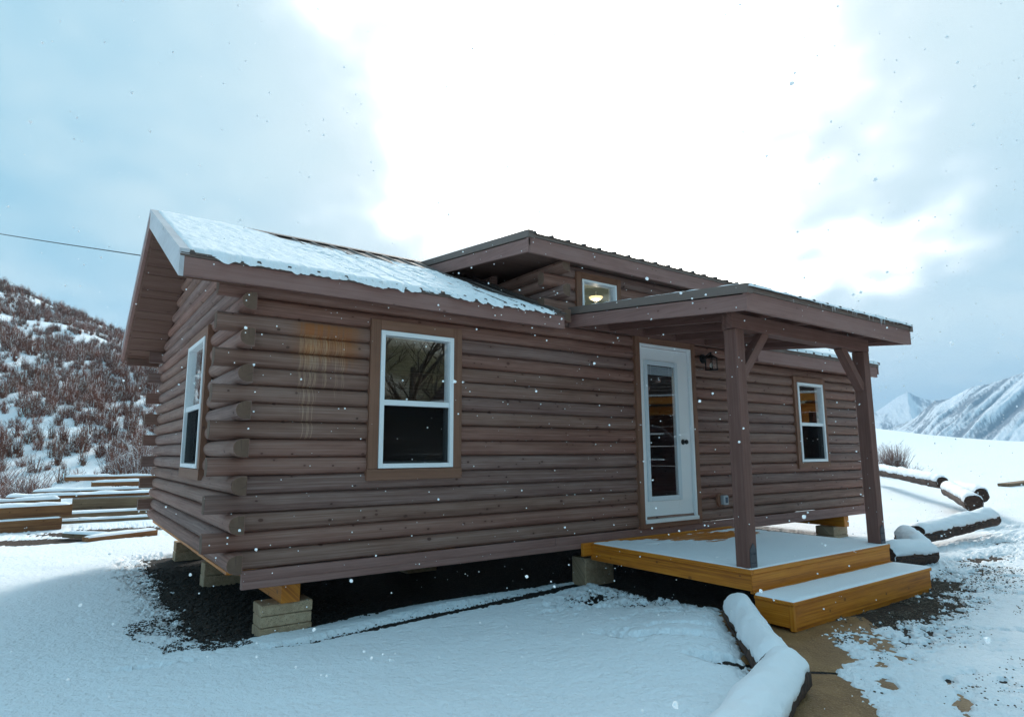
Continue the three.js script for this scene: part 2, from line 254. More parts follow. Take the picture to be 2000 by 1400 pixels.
function snowMask(x, z) {                                        // > 0 where snow lies
  const f1 = fbm(x * 9, z * 9, 4) - 0.5, f2 = fbm(x * 34 + 5, z * 34, 3) - 0.5, f3 = fbm(x * 2.1, z * 2.1 + 8, 3) - 0.5;
  const nz = f1 * 1.1 + f2 * 1.3;
  let m = 1;
  const box = (x0, x1, z0, z1) => { const dx = Math.max(x0 - x, x - x1), dz = Math.max(z0 - z, z - z1); return dx > 0 && dz > 0 ? Math.hypot(dx, dz) : Math.max(dx, dz); };
  const ell = (cx, cz, rx, rz, a = 0) => { const c = Math.cos(a), s = Math.sin(a), X = (x - cx) * c + (z - cz) * s, Z = -(x - cx) * s + (z - cz) * c; return Math.hypot(X / rx, Z / rz) - 1; };
  const xl = lerp(-0.1, -0.27, smooth(-0.15, -0.7, z));
  const d1 = box(xl, 9.3, -4.95, lerp(-0.17, -0.31, smooth(0.4, 1.2, x)));
  const leftSide = x < 0.1 ? 3.6 : 14;
  m = Math.min(m, d1 * leftSide + (x < 0.1 ? f1 * 1.3 + f2 * 1.1 : nz * 0.5) + 0.02);
  if (x > -0.1 && x < 3.9) { const zc = x < 0.45 ? lerp(0.17, 0.225, x / 0.45) : x < 1.4 ? lerp(0.225, 0.07, (x - 0.45) / 0.95) : x < 2.0 ? lerp(0.07, 0.05, (x - 1.4) / 0.6) : lerp(0.05, -0.15, (x - 2) / 1.3), w = 0.015 + 0.09 * smooth(0.2, 1.4, x) * smooth(4.0, 3.2, x); m = Math.min(m, (Math.abs(z - zc) - w) * 14 + nz * 0.9 - 0.1 + 1.2 * smooth(0.15, -0.05, x)); }
  m = Math.min(m, box(3.62, 5.9, -0.5, 1.75) * 9 + nz * 0.6);
  m = Math.min(m, ell(3.2, 0.42, 0.36, 0.18, -0.3) * 0.7 + nz * 1.6 + 0.15, ell(3.35, 0.95, 0.36, 0.10, 0.7) * 0.7 + nz * 1.8 + 0.2, ell(3.55, 0.75, 0.16, 0.2) * 0.7 + nz * 1.6 + 0.25);
  m = Math.min(m, ell(-0.58, 0.15, 0.14, 0.03, 0.2) * 0.5 + nz * 1.4 + 0.35);
  const s = -0.72 * x + 0.69 * z, n = 0.69 * x + 0.72 * z;
  if (s > -1.6 && s < 6) { const e = pathPoly.edge(s) + f3 * 0.25; const d = Math.max(3.55 - n, n - e, -1.5 - s); m = Math.min(m, d * 9 + nz * 0.8); }
  m = Math.min(m, ell(4.85, 2.42, 1.25, 0.40, -0.03) * 1.3 + nz * 1.5, ell(6.25, 2.25, 0.75, 0.32, -0.25) * 0.9 + nz * 1.9 + 0.15, ell(4.3, 2.75, 0.75, 0.25, -0.2) * 0.7 + nz * 2.2 + 0.35);
  if (x > 2.2 && z > 1.2) {
    m = Math.min(m, ell(2.92, 3.2, 0.11, 0.05, -0.6) * 0.7 + nz * 1.3 + 0.1, ell(3.22, 3.03, 0.08, 0.04, -0.6) * 0.7 + nz * 1.3 + 0.1, ell(2.9, 3.6, 0.18, 0.035, -0.25) * 0.6 + nz * 1.3 + 0.12, ell(3.53, 3.6, 0.12, 0.03, -0.2) * 0.6 + nz * 1.3 + 0.2, ell(3.25, 3.4, 0.12, 0.03, -0.4) * 0.6 + nz * 1.4 + 0.25);
    const q = fbm(s * 6.5 + 3, n * 1.9, 4); const far = smooth(9, 5, x);
    m = Math.min(m, 0.5 + (q - 0.36) * 4.5 + nz * 1.2 + (1 - far) * 0.6);
  }
  for (const [cx, cz, rx, rz, a] of [[8.4, 1.95, 1.0, 0.16, 0.1], [10.6, 1.6, 0.9, 0.22, 0.15], [12.4, 1.0, 0.8, 0.25, 0.3], [7.2, 2.25, 0.5, 0.12, 0]]) m = Math.min(m, ell(cx, cz, rx, rz, a) * 0.8 + nz * 1.7 + 0.2);
  if (z < -7.2 && z > -12 && x < 2) m = Math.min(m, ell(-1.3, -8.0, 1.3, 0.5, 0.25) * 1.2 + nz * 0.8, ell(-0.3, -9.0, 1.2, 0.6, 0.1) * 1.2 + nz * 0.8);
  return m;
}
function axisCoords(lo, hi, a, b, fine, grow) {                 // fine between a and b, growing coarser outward
  const v = []; let x = a; while (x < b) { v.push(x); x += fine; } v.push(b);
  let st = fine, l = []; x = a; while (x > lo) { st *= grow; x -= st; l.push(Math.max(x, lo)); } st = fine; x = b; while (x < hi) { st *= grow; x += st; v.push(Math.min(x, hi)); }
  return l.reverse().concat(v);
}
function sheet(xs, zs, yf, tile) {
  const nx = xs.length, nz = zs.length, pos = new Float32Array(nx * nz * 3), uv = new Float32Array(nx * nz * 2), idx = new Uint32Array((nx - 1) * (nz - 1) * 6); let o = 0, k = 0;
  for (let j = 0; j < nz; j++) for (let i = 0; i < nx; i++) { const x = xs[i], z = zs[j]; pos[o * 3] = x; pos[o * 3 + 1] = yf(x, z); pos[o * 3 + 2] = z; uv[o * 2] = x / tile; uv[o * 2 + 1] = -z / tile; o++; }
  for (let j = 0; j < nz - 1; j++) for (let i = 0; i < nx - 1; i++) { const a = j * nx + i, b = a + 1, c = a + nx, d = c + 1; idx[k++] = a; idx[k++] = c; idx[k++] = b; idx[k++] = b; idx[k++] = c; idx[k++] = d; }
  const g = new THREE.BufferGeometry(); g.setAttribute('position', new THREE.BufferAttribute(pos, 3)); g.setAttribute('uv', new THREE.BufferAttribute(uv, 2)); g.setIndex(new THREE.BufferAttribute(idx, 1)); g.computeVertexNormals(); return g;
}
{
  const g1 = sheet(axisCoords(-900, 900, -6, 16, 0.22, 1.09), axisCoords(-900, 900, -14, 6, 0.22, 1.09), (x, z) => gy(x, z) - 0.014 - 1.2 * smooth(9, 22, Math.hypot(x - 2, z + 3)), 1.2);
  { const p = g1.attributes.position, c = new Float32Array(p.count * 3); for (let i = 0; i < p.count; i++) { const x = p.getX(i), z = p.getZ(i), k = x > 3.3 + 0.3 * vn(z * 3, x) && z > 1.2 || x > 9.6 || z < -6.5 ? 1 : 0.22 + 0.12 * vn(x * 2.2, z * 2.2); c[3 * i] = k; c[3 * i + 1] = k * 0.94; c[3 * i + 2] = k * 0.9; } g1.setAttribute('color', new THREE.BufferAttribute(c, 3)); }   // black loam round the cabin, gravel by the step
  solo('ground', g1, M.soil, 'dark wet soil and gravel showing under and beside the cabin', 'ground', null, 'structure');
  const seg = (a, b, d) => { const v = [], n = Math.round((b - a) / d); for (let i = 0; i < n; i++) v.push(lerp(a, b, i / n)); return v; };
  const outer = (v, lo, hi, s0) => { let l = [], st = s0, x = v[0]; while (x > lo) { st *= 1.035; x = Math.max(x - st, lo); l.push(x); } l.reverse(); x = v[v.length - 1]; st = s0; const h = []; while (x < hi) { st *= 1.035; x = Math.min(x + st, hi); h.push(x); } return l.concat(v, h); };
  const xs = outer([...seg(-1.7, -0.75, 0.03), ...seg(-0.75, 0.35, 0.013), ...seg(0.35, 7.4, 0.022)], -900, 900, 0.03), zs = outer([...seg(-5.2, -2.2, 0.035), ...seg(-2.2, -0.6, 0.022), ...seg(-0.6, 4.1, 0.018)], -900, 900, 0.03);
  const g2 = sheet(xs, zs, (x, z) => {
    const near = Math.hypot(x - 2, z) < 30, m = near ? snowMask(x, z) : 1, lump = near ? (fbm(x * 3.2, z * 3.2, 3) - 0.5) * 0.022 + (fbm(x * 1.1 + 4, z * 1.1, 2) - 0.5) * 0.03 : 0;
    const wild = smooth(2.2, 3.0, x) * smooth(1.6, 2.6, z) , deep = smooth(0.15, 1, m) * (1 - 0.75 * wild);
    return gy(x, z) + (m > 0 ? 0.0045 * Math.min(m * 6, 1) + 0.032 * deep + lump * deep : Math.max(m * 0.09 - 0.004, -0.06));
  }, 0.8);
  solo('snow_ground', g2, M.snow, 'fresh thin snow lying over the yard', 'snow', null, 'structure');
}
{ // concrete path of two slabs with a crack between them
  const P = new THREE.Group(); P.name = 'concrete_path'; scene.add(P); info(P, 'wet tan concrete path leading up to the wooden step', 'path', null, 'structure');
  const slab = (s0, s1, j0, j1) => {
    const ns = 24, pos = [], uv = [], idx = []; const n0 = 3.5, n1 = 4.75;
    for (let a = 0; a <= ns; a++) for (let b = 0; b <= 12; b++) {
      const n = lerp(n0, n1, b / 12), e0 = s0 + j0 * (fbm(n * 6, 3, 3) - 0.5) * 0.09, e1 = s1 + j1 * (fbm(n * 6, 3, 3) - 0.5) * 0.09, s = lerp(e0, e1, a / ns);
      const x = -0.72 * s + 0.69 * n, z = 0.69 * s + 0.72 * n, edge = a === 0 || a === ns || b === 0 || b === 12;
      pos.push(x / 0.9945, gy(x, z) - 0.004 - (edge ? 0.012 : 0), z / 0.9945); uv.push(s / 0.9, n / 0.9);
    }
    for (let a = 0; a < ns; a++) for (let b = 0; b < 12; b++) { const i = a * 13 + b; idx.push(i, i + 1, i + 13, i + 1, i + 14, i + 13); }
    const g = new THREE.BufferGeometry(); g.setAttribute('position', new THREE.Float32BufferAttribute(pos, 3)); g.setAttribute('uv', new THREE.Float32BufferAttribute(uv, 2)); g.setIndex(idx); g.computeVertexNormals(); return g;
  };
  part(P, 'slab', slab(-1.55, -0.055, 0, 1), M.path); part(P, 'slab', slab(-0.043, 2.6, 1, 0), M.path);
}
{ // mountains far to the right: ridges rising behind the snowfield
  const mk = (dist, azA, azB, prof, depth, seed, base, tilt) => {
    const na = 420, nr = 130, pos = [], col = [], idx = [];
    for (let i = 0; i <= na; i++) for (let j = 0; j <= nr; j++) {
      const az = lerp(azA, azB, i / na), k = j / nr, r = dist * (1 + depth * (k - 0.6)), x = camera.position.x + r * Math.sin(az * Math.PI / 180), z = camera.position.z - r * Math.cos(az * Math.PI / 180);
      const q = az * 0.55 + k * tilt, spur = 1 - Math.abs(2 * fbm(q + seed, k * 0.8 + seed, 3) - 1), fine = 1 - Math.abs(2 * fbm(q * 4 + seed, k * 5, 4) - 1), gr = fbm(az * 16, k * 60 + seed, 3);
      const up = k < 0.6 ? Math.pow(k / 0.6, 1.05) : 1 - Math.pow((k - 0.6) / 0.4, 1.3), body = k < 0.6 ? 1 - k / 0.6 : 0;
      const y = base + prof(az + (gr - 0.5) * 0.1) * dist * up * (1 + body * (0.55 * (spur - 0.6) + 0.13 * (fine - 0.6))) + (fine - 0.6) * dist * 0.0018 + (gr - 0.5) * dist * 0.0018;
      pos.push(x, y, z);
      const rk = (1 - spur) * 0.55 + (1 - fine) * 0.6 + (gr - 0.5) * 0.45 + 0.9 * (fbm(q * 2.2 + 40, k * 3 + seed, 3) - 0.5), rock = smooth(0.16, 0.46, rk) * 0.95 * smooth(0.0, 0.12, k);
      col.push(...mix3([0.80, 0.83, 0.86], [0.07, 0.09, 0.12], rock));
    }
    for (let i = 0; i < na; i++) for (let j = 0; j < nr; j++) { const a = i * (nr + 1) + j, b = a + nr + 1; idx.push(a, a + 1, b, a + 1, b + 1, b); }
    const g = new THREE.BufferGeometry(); g.setAttribute('position', new THREE.Float32BufferAttribute(pos, 3)); g.setAttribute('color', new THREE.Float32BufferAttribute(col, 3)); g.setIndex(idx); g.computeVertexNormals(); return g;
  };
  const mm = new THREE.MeshStandardMaterial({ vertexColors: true, roughness: 0.95 });
  const along = b => az => { for (let i = 0; i < b.length - 1; i++) if (az < b[i + 1][0]) return lerp(b[i][1], b[i + 1][1], clamp((az - b[i][0]) / (b[i + 1][0] - b[i][0]))); return b[b.length - 1][1]; };
  solo('mountain', mk(3600, 56, 84, along([[56, 0.02], [62, 0.036], [65.5, 0.056], [67.0, 0.074], [67.9, 0.084], [68.8, 0.074], [71, 0.064], [84, 0.05]]), 0.5, 3, -20, 1.2), mm, 'pointed snowy peak at the near end of the distant range', 'mountain', null, 'structure');
  solo('mountain', mk(2300, 60, 92, along([[60, 0.0], [65.6, 0.028], [68.2, 0.047], [69.6, 0.070], [70.6, 0.072], [72, 0.086], [73, 0.088], [75, 0.1], [80, 0.125], [92, 0.11]]), 0.5, 11, -12, -5.5), mm, 'long rocky snow covered ridge climbing beside the pointed peak', 'mountain', null, 'structure');
}
scene.fog = new THREE.FogExp2(new THREE.Color(0.48, 0.74, 1.0), 0.00028);
// ---------------------------------------------------------------- the log cabin
const V = (x, y, z) => new THREE.Vector3(x, y, z), X = V(1, 0, 0), Z = V(0, 0, 1);
const HL = 9.6, HD = 4.7, EX = -0.145, EZ = 0.15, RIDGE_Z = -2.35, RIDGE_Y = 3.60, EAVE_Z = 0.2, EAVE_Y = 2.475;   // outer faces and roof line (top of roof)
const PITCH = (RIDGE_Y - EAVE_Y) / (EAVE_Z - RIDGE_Z), roofY = z => z > RIDGE_Z ? EAVE_Y + PITCH * (EAVE_Z - z) : RIDGE_Y - PITCH * (RIDGE_Z - z);
const REAR_Z = RIDGE_Z - (EAVE_Z - RIDGE_Z);
const courseY = n => 0.14 + LOGH * n;
const DX0 = 3.05, DX1 = 6.42;                                   // raised middle part of the front wall
const dormY = z => 3.262 + 0.11 * (0.2 - z);                     // top of its shed roof
const cabin = thing('log_cabin', 'long brown stained log cabin standing on concrete blocks in snow', 'cabin');
const WIN = { x0: 1.044, x1: 1.794, y0: 0.876, y1: 2.09 }, WINR = { x0: 7.706, x1: 8.428, y0: 0.847, y1: 2.032 }, DOOR = { x0: 4.336, x1: 5.273, y0: 0.212, y1: 2.292 }, WEND = { x0: 1.14, x1: 2.05, y0: 0.876, y1: 2.09 }, WD = { x0: 3.44, x1: 3.985, y0: 2.60, y1: 2.94 };
function addLog(origin, T, N, s0, s1, y, bulge, thick, mat, uvFn) { return part(cabin, 'log', logGeo(origin, T, N, s0, s1, y, bulge, thick, uvFn), mat ?? M.log[Math.floor(rnd() * 3)]); }
function addCap(log, origin, T, N, s, y, bulge, thick, out) { return part(log, 'end_grain', logCap(origin, T, N, s, y, bulge, thick, out), M.endGrain); }
{ // logs left of the big window carry an orange wash and pale drips that ran down from it
  const f = woodField(19, 9), dr = rng(77), D = [];
  for (let i = 0; i < 60; i++) D.push([0.33 + 0.42 * dr(), 0.0015 + 0.003 * dr(), 0.25 + 0.55 * dr() * dr(), dr()]);
  for (const x of [0.40, 0.435, 0.445, 0.475]) D.push([x, 0.0035, 0.8 + 0.55 * dr(), 1]);
  const SX = 1.35, SY = 1.35, OX = -0.3, OY = 1.0;
  M.stained = woodMat(tex(1024, 1024, (u, v) => {
    const x = OX + u * SX, y = OY + v * SY, s = f(x / 3, y / 0.6), t = clamp(0.5 + (s.grain - 0.5) * 1.1 + (s.blotch - 0.5) * 0.9);
    let c = t < 0.5 ? mix3([107, 74, 61], [127, 94, 81], t * 2) : mix3([127, 94, 81], [144, 115, 104], t * 2 - 1);
    c = mix3(c, [80, 52, 42], clamp(s.dark * 0.8 + s.halo * 0.25));
    const st = smooth(0.22, 0.46, x) * smooth(0.93, 0.74, x) * (0.45 + 0.55 * vn(x * 70, y * 3));
    const wash = st * smooth(1.72, 1.90, y + 0.1 * vn(x * 40, 1)) * smooth(2.10, 2.06, y);
    c = mix3(c, [160, 88, 34], clamp(wash * (0.5 + 0.5 * vn(x * 9, y * 14 + 2))));
    let pale = 0; for (const d of D) { const y0 = 1.98, len = d[2], w = d[1]; if (y < y0 && y > y0 - len) { const q = Math.abs(x - d[0] - 0.004 * Math.sin(y * 30 + d[3] * 9)) / w; if (q < 1) pale = Math.max(pale, (1 - q) * (0.3 + 0.5 * d[3]) * smooth(y0 - len, y0 - len + 0.1, y)); } }
    c = mix3(c, [206, 176, 140], pale * 0.8); return c;
  }), 0.7, 0.0014);
  M.stainUV = (s, y) => [(s - OX) / SX, (y - OY) / SY];
}
const front = V(0, 0, 0), NL = 16;
function cut(iv, x0, x1) { const o = []; for (const [a, b] of iv) { if (x1 <= a || x0 >= b) o.push([a, b]); else { if (x0 > a) o.push([a, x0]); if (x1 < b) o.push([x1, b]); } } return o; }
for (let n = 0; n < NL; n++) {
  const y = courseY(n), out = n % 2 === 1, hit = w => Math.min(w.y1, y + LOGH) - Math.max(w.y0, y) >= LOGH * 0.49;
  let iv = [[out ? -0.285 : EX + 0.1, out ? HL + 0.02 : HL - 0.1]];
  for (const w of [WIN, WINR, DOOR]) if (hit(w)) iv = cut(iv, w.x0, w.x1);
  for (const [a, b] of iv) {
    const stained = a < 0 && y > 1.0 && y < 2.3 && b < 1.2;
    const l = addLog(front, X, Z, a, b, y, 0.042, 0.11, stained ? M.stained : null, stained ? M.stainUV : null);
    if (a < -0.2) addCap(l, front, X, Z, a, y, 0.042, 0.11, -1); if (b > HL) addCap(l, front, X, Z, b, y, 0.03, 0.11, 1);
  }
}
{ // left end wall, its gable, the rear wall and the right end wall
  const oL = V(EX, 0, 0), T = V(0, 0, -1), N = V(-1, 0, 0);
  for (let n = 0; courseY(n) < 3.42; n++) {
    const y = courseY(n), even = n % 2 === 0; let a, b;
    if (n < NL) { a = even ? -EZ : 0.11; b = even ? HD + EZ : HD - 0.11; }
    else { const zt = z => roofY(z) - 0.2; let z0 = 0.0; while (zt(-z0) < y + LOGH * 0.6 && z0 < 2.35) z0 += 0.02; a = z0; b = HD - z0; if (b - a < 0.25) break; }
    let iv = [[a, b]]; if (Math.min(WEND.y1, y + LOGH) - Math.max(WEND.y0, y) >= LOGH * 0.49) iv = cut(iv, WEND.x0, WEND.x1);
    for (const [p, q] of iv) { const l = addLog(oL, T, N, p, q, y, 0.064, 0.11); if (p < -0.1) addCap(l, oL, T, N, p, y, 0.064, 0.11, -1); if (q > HD) addCap(l, oL, T, N, q, y, 0.064, 0.11, 1); }
  }
  const oR = V(HL - 0.005, 0, 0), NR = V(1, 0, 0);
  for (let n = 0; courseY(n) < 3.42; n++) {
    const y = courseY(n), even = n % 2 === 0; let a, b;
    if (n < NL) { a = even ? 0.004 : 0.11; b = even ? HD + EZ : HD - 0.11; } else { let z0 = 0; while (roofY(-z0) - 0.2 < y + LOGH * 0.6 && z0 < 2.35) z0 += 0.02; a = z0; b = HD - z0; if (b - a < 0.25) break; }
    const l = addLog(oR, T, NR, a, b, y, 0.064, 0.11); if (a < -0.1) addCap(l, oR, T, NR, a, y, 0.064, 0.11, -1);
  }
  const oB = V(0, 0, -HD), NB = V(0, 0, -1);
  for (let n = 0; n < NL; n++) { const out = n % 2 === 1, a = out ? -0.285 : EX + 0.1, l = addLog(oB, X, NB, a, HL - 0.1, courseY(n), 0.03, 0.11); if (out) addCap(l, oB, X, NB, a, courseY(n), 0.03, 0.11, -1); }
}
{ // raised front wall and its two side cheeks
  for (let n = NL; n < NL + 5; n++) {
    const y = courseY(n), out = n % 2 === 1; let iv = [[out ? DX0 - 0.13 : DX0 + 0.1, out ? DX1 + 0.13 : DX1 - 0.1]];
    if (Math.min(WD.y1, y + LOGH) - Math.max(WD.y0, y) >= LOGH * 0.3) iv = cut(iv, WD.x0, WD.x1);
    for (const [a, b] of iv) { const l = addLog(front, X, Z, a, b, y, 0.03, 0.11); if (a < DX0) addCap(l, front, X, Z, a, y, 0.03, 0.11, -1); }
  }
  const T = V(0, 0, -1);
  for (const [ox, N] of [[DX0, V(-1, 0, 0)], [DX1, V(1, 0, 0)]]) for (let n = NL; n < NL + 7; n++) {
    const y = courseY(n), even = n % 2 === 0, o = V(ox, 0, 0); let a = even ? -EZ : 0.11; if (n > NL + 4) { a = 0.2; while (dormY(-a) - 0.2 < y + LOGH && a < 2.2) a += 0.05; }
    let b = 0.2; while (roofY(-b) < y + LOGH + 0.05 && b < 2.3) b += 0.05; if (b - a < 0.15) continue;
    const l = addLog(o, T, N, a, b, y, 0.064, 0.11); if (a < 0) addCap(l, o, T, N, a, y, 0.064, 0.11, -1);
  }
}
// boards under the logs, joists and skids
part(cabin, 'skirt_board', bx(0.0, 3.02, 0.002, 0.138, -0.045, 0.004), M.fascia); part(cabin, 'skirt_board', bx(3.023, 6.2, 0.002, 0.138, -0.045, 0.003), M.fascia); part(cabin, 'skirt_board', bx(6.203, HL, 0.002, 0.138, -0.045, 0.004), M.fascia);
part(cabin, 'skirt_board', bx(0.002, HL, 0.006, 0.06, 0.005, 0.02), M.fascia);
part(cabin, 'rim_joist', bx(-0.1, -0.05, 0.112, 0.138, -HD + 0.1, -0.05), M.treated); part(cabin, 'rim_joist', bx(HL - 0.06, HL - 0.02, 0.0, 0.135, -HD + 0.1, -0.05), M.treated);
part(cabin, 'rim_joist', bx(0.1, HL - 0.1, 0.0, 0.135, -HD, -HD + 0.05), M.treated);
for (let k = 0; k < 5; k++) part(cabin, 'skid_beam', bx(0.335 + k * 2.12, 0.485 + k * 2.12, -0.165, -0.004, -HD + 0.05, k ? -1.3 : -0.14, 0.006), M.treated);
part(cabin, 'floor', bx(0.0, HL - 0.06, 0.145, 0.185, -HD + 0.12, -0.115), M.inner);

// windows and door: s runs along the wall, d out of it
function frameMaker(origin, T, N) {
  return (s0, s1, h0, h1, d0, d1, r = 0.003) => { const p = origin.clone().addScaledVector(T, s0).addScaledVector(N, d0), q = origin.clone().addScaledVector(T, s1).addScaledVector(N, d1); return bx(Math.min(p.x, q.x), Math.max(p.x, q.x), h0, h1, Math.min(p.z, q.z), Math.max(p.z, q.z), r); };
}
function buildWindow(w, fm, tw = 0.088, single = false, openTop = 0) {
  const g = sub(cabin, 'window'); const { x0, x1, y0, y1 } = w;
  part(g, 'trim_board', fm(x0 - tw, x0 + 0.004, y0 - 0.004, y1 + tw, -0.03, 0.026), M.trim); part(g, 'trim_board', fm(x1 - 0.004, x1 + tw, y0 - 0.004, y1 + tw, -0.03, 0.026), M.trim);
  part(g, 'trim_board', fm(x0 + 0.005, x1 - 0.005, y1 - 0.004, y1 + tw, -0.03, 0.025), M.trim); part(g, 'sill_board', fm(x0 - tw - 0.008, x1 + tw + 0.004, y0 - tw - 0.012, y0 - 0.005, -0.03, 0.03), M.trim);
  const fw = single ? 0.022 : 0.04, a0 = x0 + 0.006, a1 = x1 - 0.006, b0 = y0 + 0.001, b1 = y1 - 0.006, ym = lerp(y0, y1, 0.47);
  part(g, 'frame', [fm(a0, a0 + fw, b0, b1, -0.08, 0.036), fm(a1 - fw, a1, b0, b1, -0.08, 0.036), fm(a0 + fw, a1 - fw, b1 - fw, b1, -0.08, 0.035), fm(a0 + fw, a1 - fw, b0, b0 + fw, -0.08, 0.035)], M.vinyl);
  const inL = a0 + fw + 0.002, inR = a1 - fw - 0.002, inB = b0 + fw + 0.002, inT = b1 - fw - 0.002;
  const pane = (s0, s1, h0, h1, d) => fm(s0, s1, h0, h1, d - 0.002, d + 0.002, 0.0005);
  if (single) { part(g, 'pane', pane(inL, inR, inB, inT, -0.01), M.glassHigh); return g; }
  part(g, 'meeting_rail', fm(a0 + fw, a1 - fw, ym - 0.024, ym + 0.024, -0.06, 0.022), M.vinyl);
  part(g, 'pane', pane(inL, inR, ym + 0.026, inT, -0.004), M.glass);
  const lo = 0.018; part(g, 'sash', [fm(inL, inL + lo, inB, ym - 0.026, -0.06, -0.012), fm(inR - lo, inR, inB, ym - 0.026, -0.06, -0.012), fm(inL + lo, inR - lo, inB, inB + lo, -0.06, -0.013)], M.vinyl);
  part(g, 'pane', pane(inL + lo + 0.001, inR - lo - 0.001, inB + lo + 0.001, ym - 0.027, -0.035), M.glass);
  part(g, 'insect_screen', fm(inL + 0.001, inR - 0.001, inB + 0.001, ym - 0.026, 0.004, 0.006, 0.0005), M.screen);
  return g;
}
const fmF = frameMaker(V(0, 0, 0), X, Z), fmL = frameMaker(V(EX, 0, 0), V(0, 0, -1), V(-1, 0, 0));
info(buildWindow(WIN, fmF), 'white double hung window nearest the log corner'); info(buildWindow(WINR, fmF, 0.08), 'white double hung window beyond the porch'); info(buildWindow(WEND, fmL), 'white window in the gable end wall'); info(buildWindow(WD, fmF, 0.075, true), 'small fixed window under the raised roof');
{
  const d = sub(cabin, 'door'), { x0, x1, y0, y1 } = DOOR, tw = 0.078; d.userData.label = 'white entry door with a full glass lite and raised blind';
  part(d, 'trim_board', fmF(x0 - tw, x0 - 0.001, y0 - 0.075, y1 + tw, -0.04, 0.034), M.trim); part(d, 'trim_board', fmF(x1 + 0.001, x1 + tw, y0 - 0.075, y1 + tw, -0.04, 0.034), M.trim);
  part(d, 'trim_board', fmF(x0, x1, y1 + 0.001, y1 + tw, -0.04, 0.033), M.trim); part(d, 'trim_board', fmF(x0, x1, y0 - 0.075, y0 - 0.022, -0.04, 0.033), M.trim);
  part(d, 'door_frame', [fmF(x0, x0 + 0.03, y0, y1, -0.1, 0.03), fmF(x1 - 0.03, x1, y0, y1, -0.1, 0.03), fmF(x0 + 0.03, x1 - 0.03, y1 - 0.03, y1, -0.1, 0.029)], M.vinyl);
  part(d, 'threshold', fmF(x0, x1, y0 - 0.02, y0 + 0.022, -0.1, 0.05), M.vinyl);
  part(d, 'sweep', fmF(x0 + 0.033, x1 - 0.033, y0 + 0.024, y0 + 0.034, -0.08, -0.008), M.black);
  const s0 = x0 + 0.033, s1 = x1 - 0.033, h0 = y0 + 0.035, h1 = y1 - 0.033;
  const G0 = at(1268, 850, 'z', 0).x, G1 = at(1324, 850, 'z', 0).x, GB = at(1300, 970, 'z', 0).y, GT = at(1285, 712, 'z', 0).y;
  part(d, 'slab', [fmF(s0, G0, h0, h1, -0.06, -0.012), fmF(G1, s1, h0, h1, -0.06, -0.012), fmF(G0, G1, h0, GB, -0.06, -0.0125), fmF(G0, G1, GT, h1, -0.06, -0.0125)], M.vinyl);
  const e = 0.045; part(d, 'lite_frame', [fmF(G0 - e, G0 + 0.012, GB - e, GT + e, -0.02, 0.004, 0.008), fmF(G1 - 0.012, G1 + e, GB - e, GT + e, -0.02, 0.004, 0.008), fmF(G0 + 0.013, G1 - 0.013, GT - 0.012, GT + e, -0.02, 0.003, 0.008), fmF(G0 + 0.013, G1 - 0.013, GB - e, GB + 0.012, -0.02, 0.003, 0.008)], M.liteFrame);
  part(d, 'pane', fmF(G0 + 0.013, G1 - 0.013, GB + 0.013, GT - 0.013, -0.014, -0.010, 0.0005), M.glass);
  for (let k = 0; k < 9; k++) part(d, 'blind_slat', fmF(G0 + 0.02, G1 - 0.02, GT - 0.03 - k * 0.012, GT - 0.021 - k * 0.012, -0.036, -0.022), M.blind);
  part(d, 'blind_cord', [fmF(G0 + 0.09, G0 + 0.093, GT - 0.13, GT - 0.02, -0.021, -0.018), fmF(G1 - 0.093, G1 - 0.09, GT - 0.13, GT - 0.02, -0.021, -0.018)], M.vinyl);
  const k = at(1338, 863, 'z', 0.02), kn = sub(d, 'knob'); kn.position.set(k.x, k.y, -0.01);
  const lathe = new THREE.LatheGeometry([[0.0001, 0], [0.034, 0], [0.034, 0.006], [0.014, 0.012], [0.012, 0.034], [0.024, 0.042], [0.029, 0.055], [0.024, 0.068], [0.0001, 0.073]].map(p => new THREE.Vector2(...p)), 20).rotateX(Math.PI / 2);
  d.remove(kn); const km = part(d, 'knob', lathe, M.black); km.position.copy(kn.position);
}
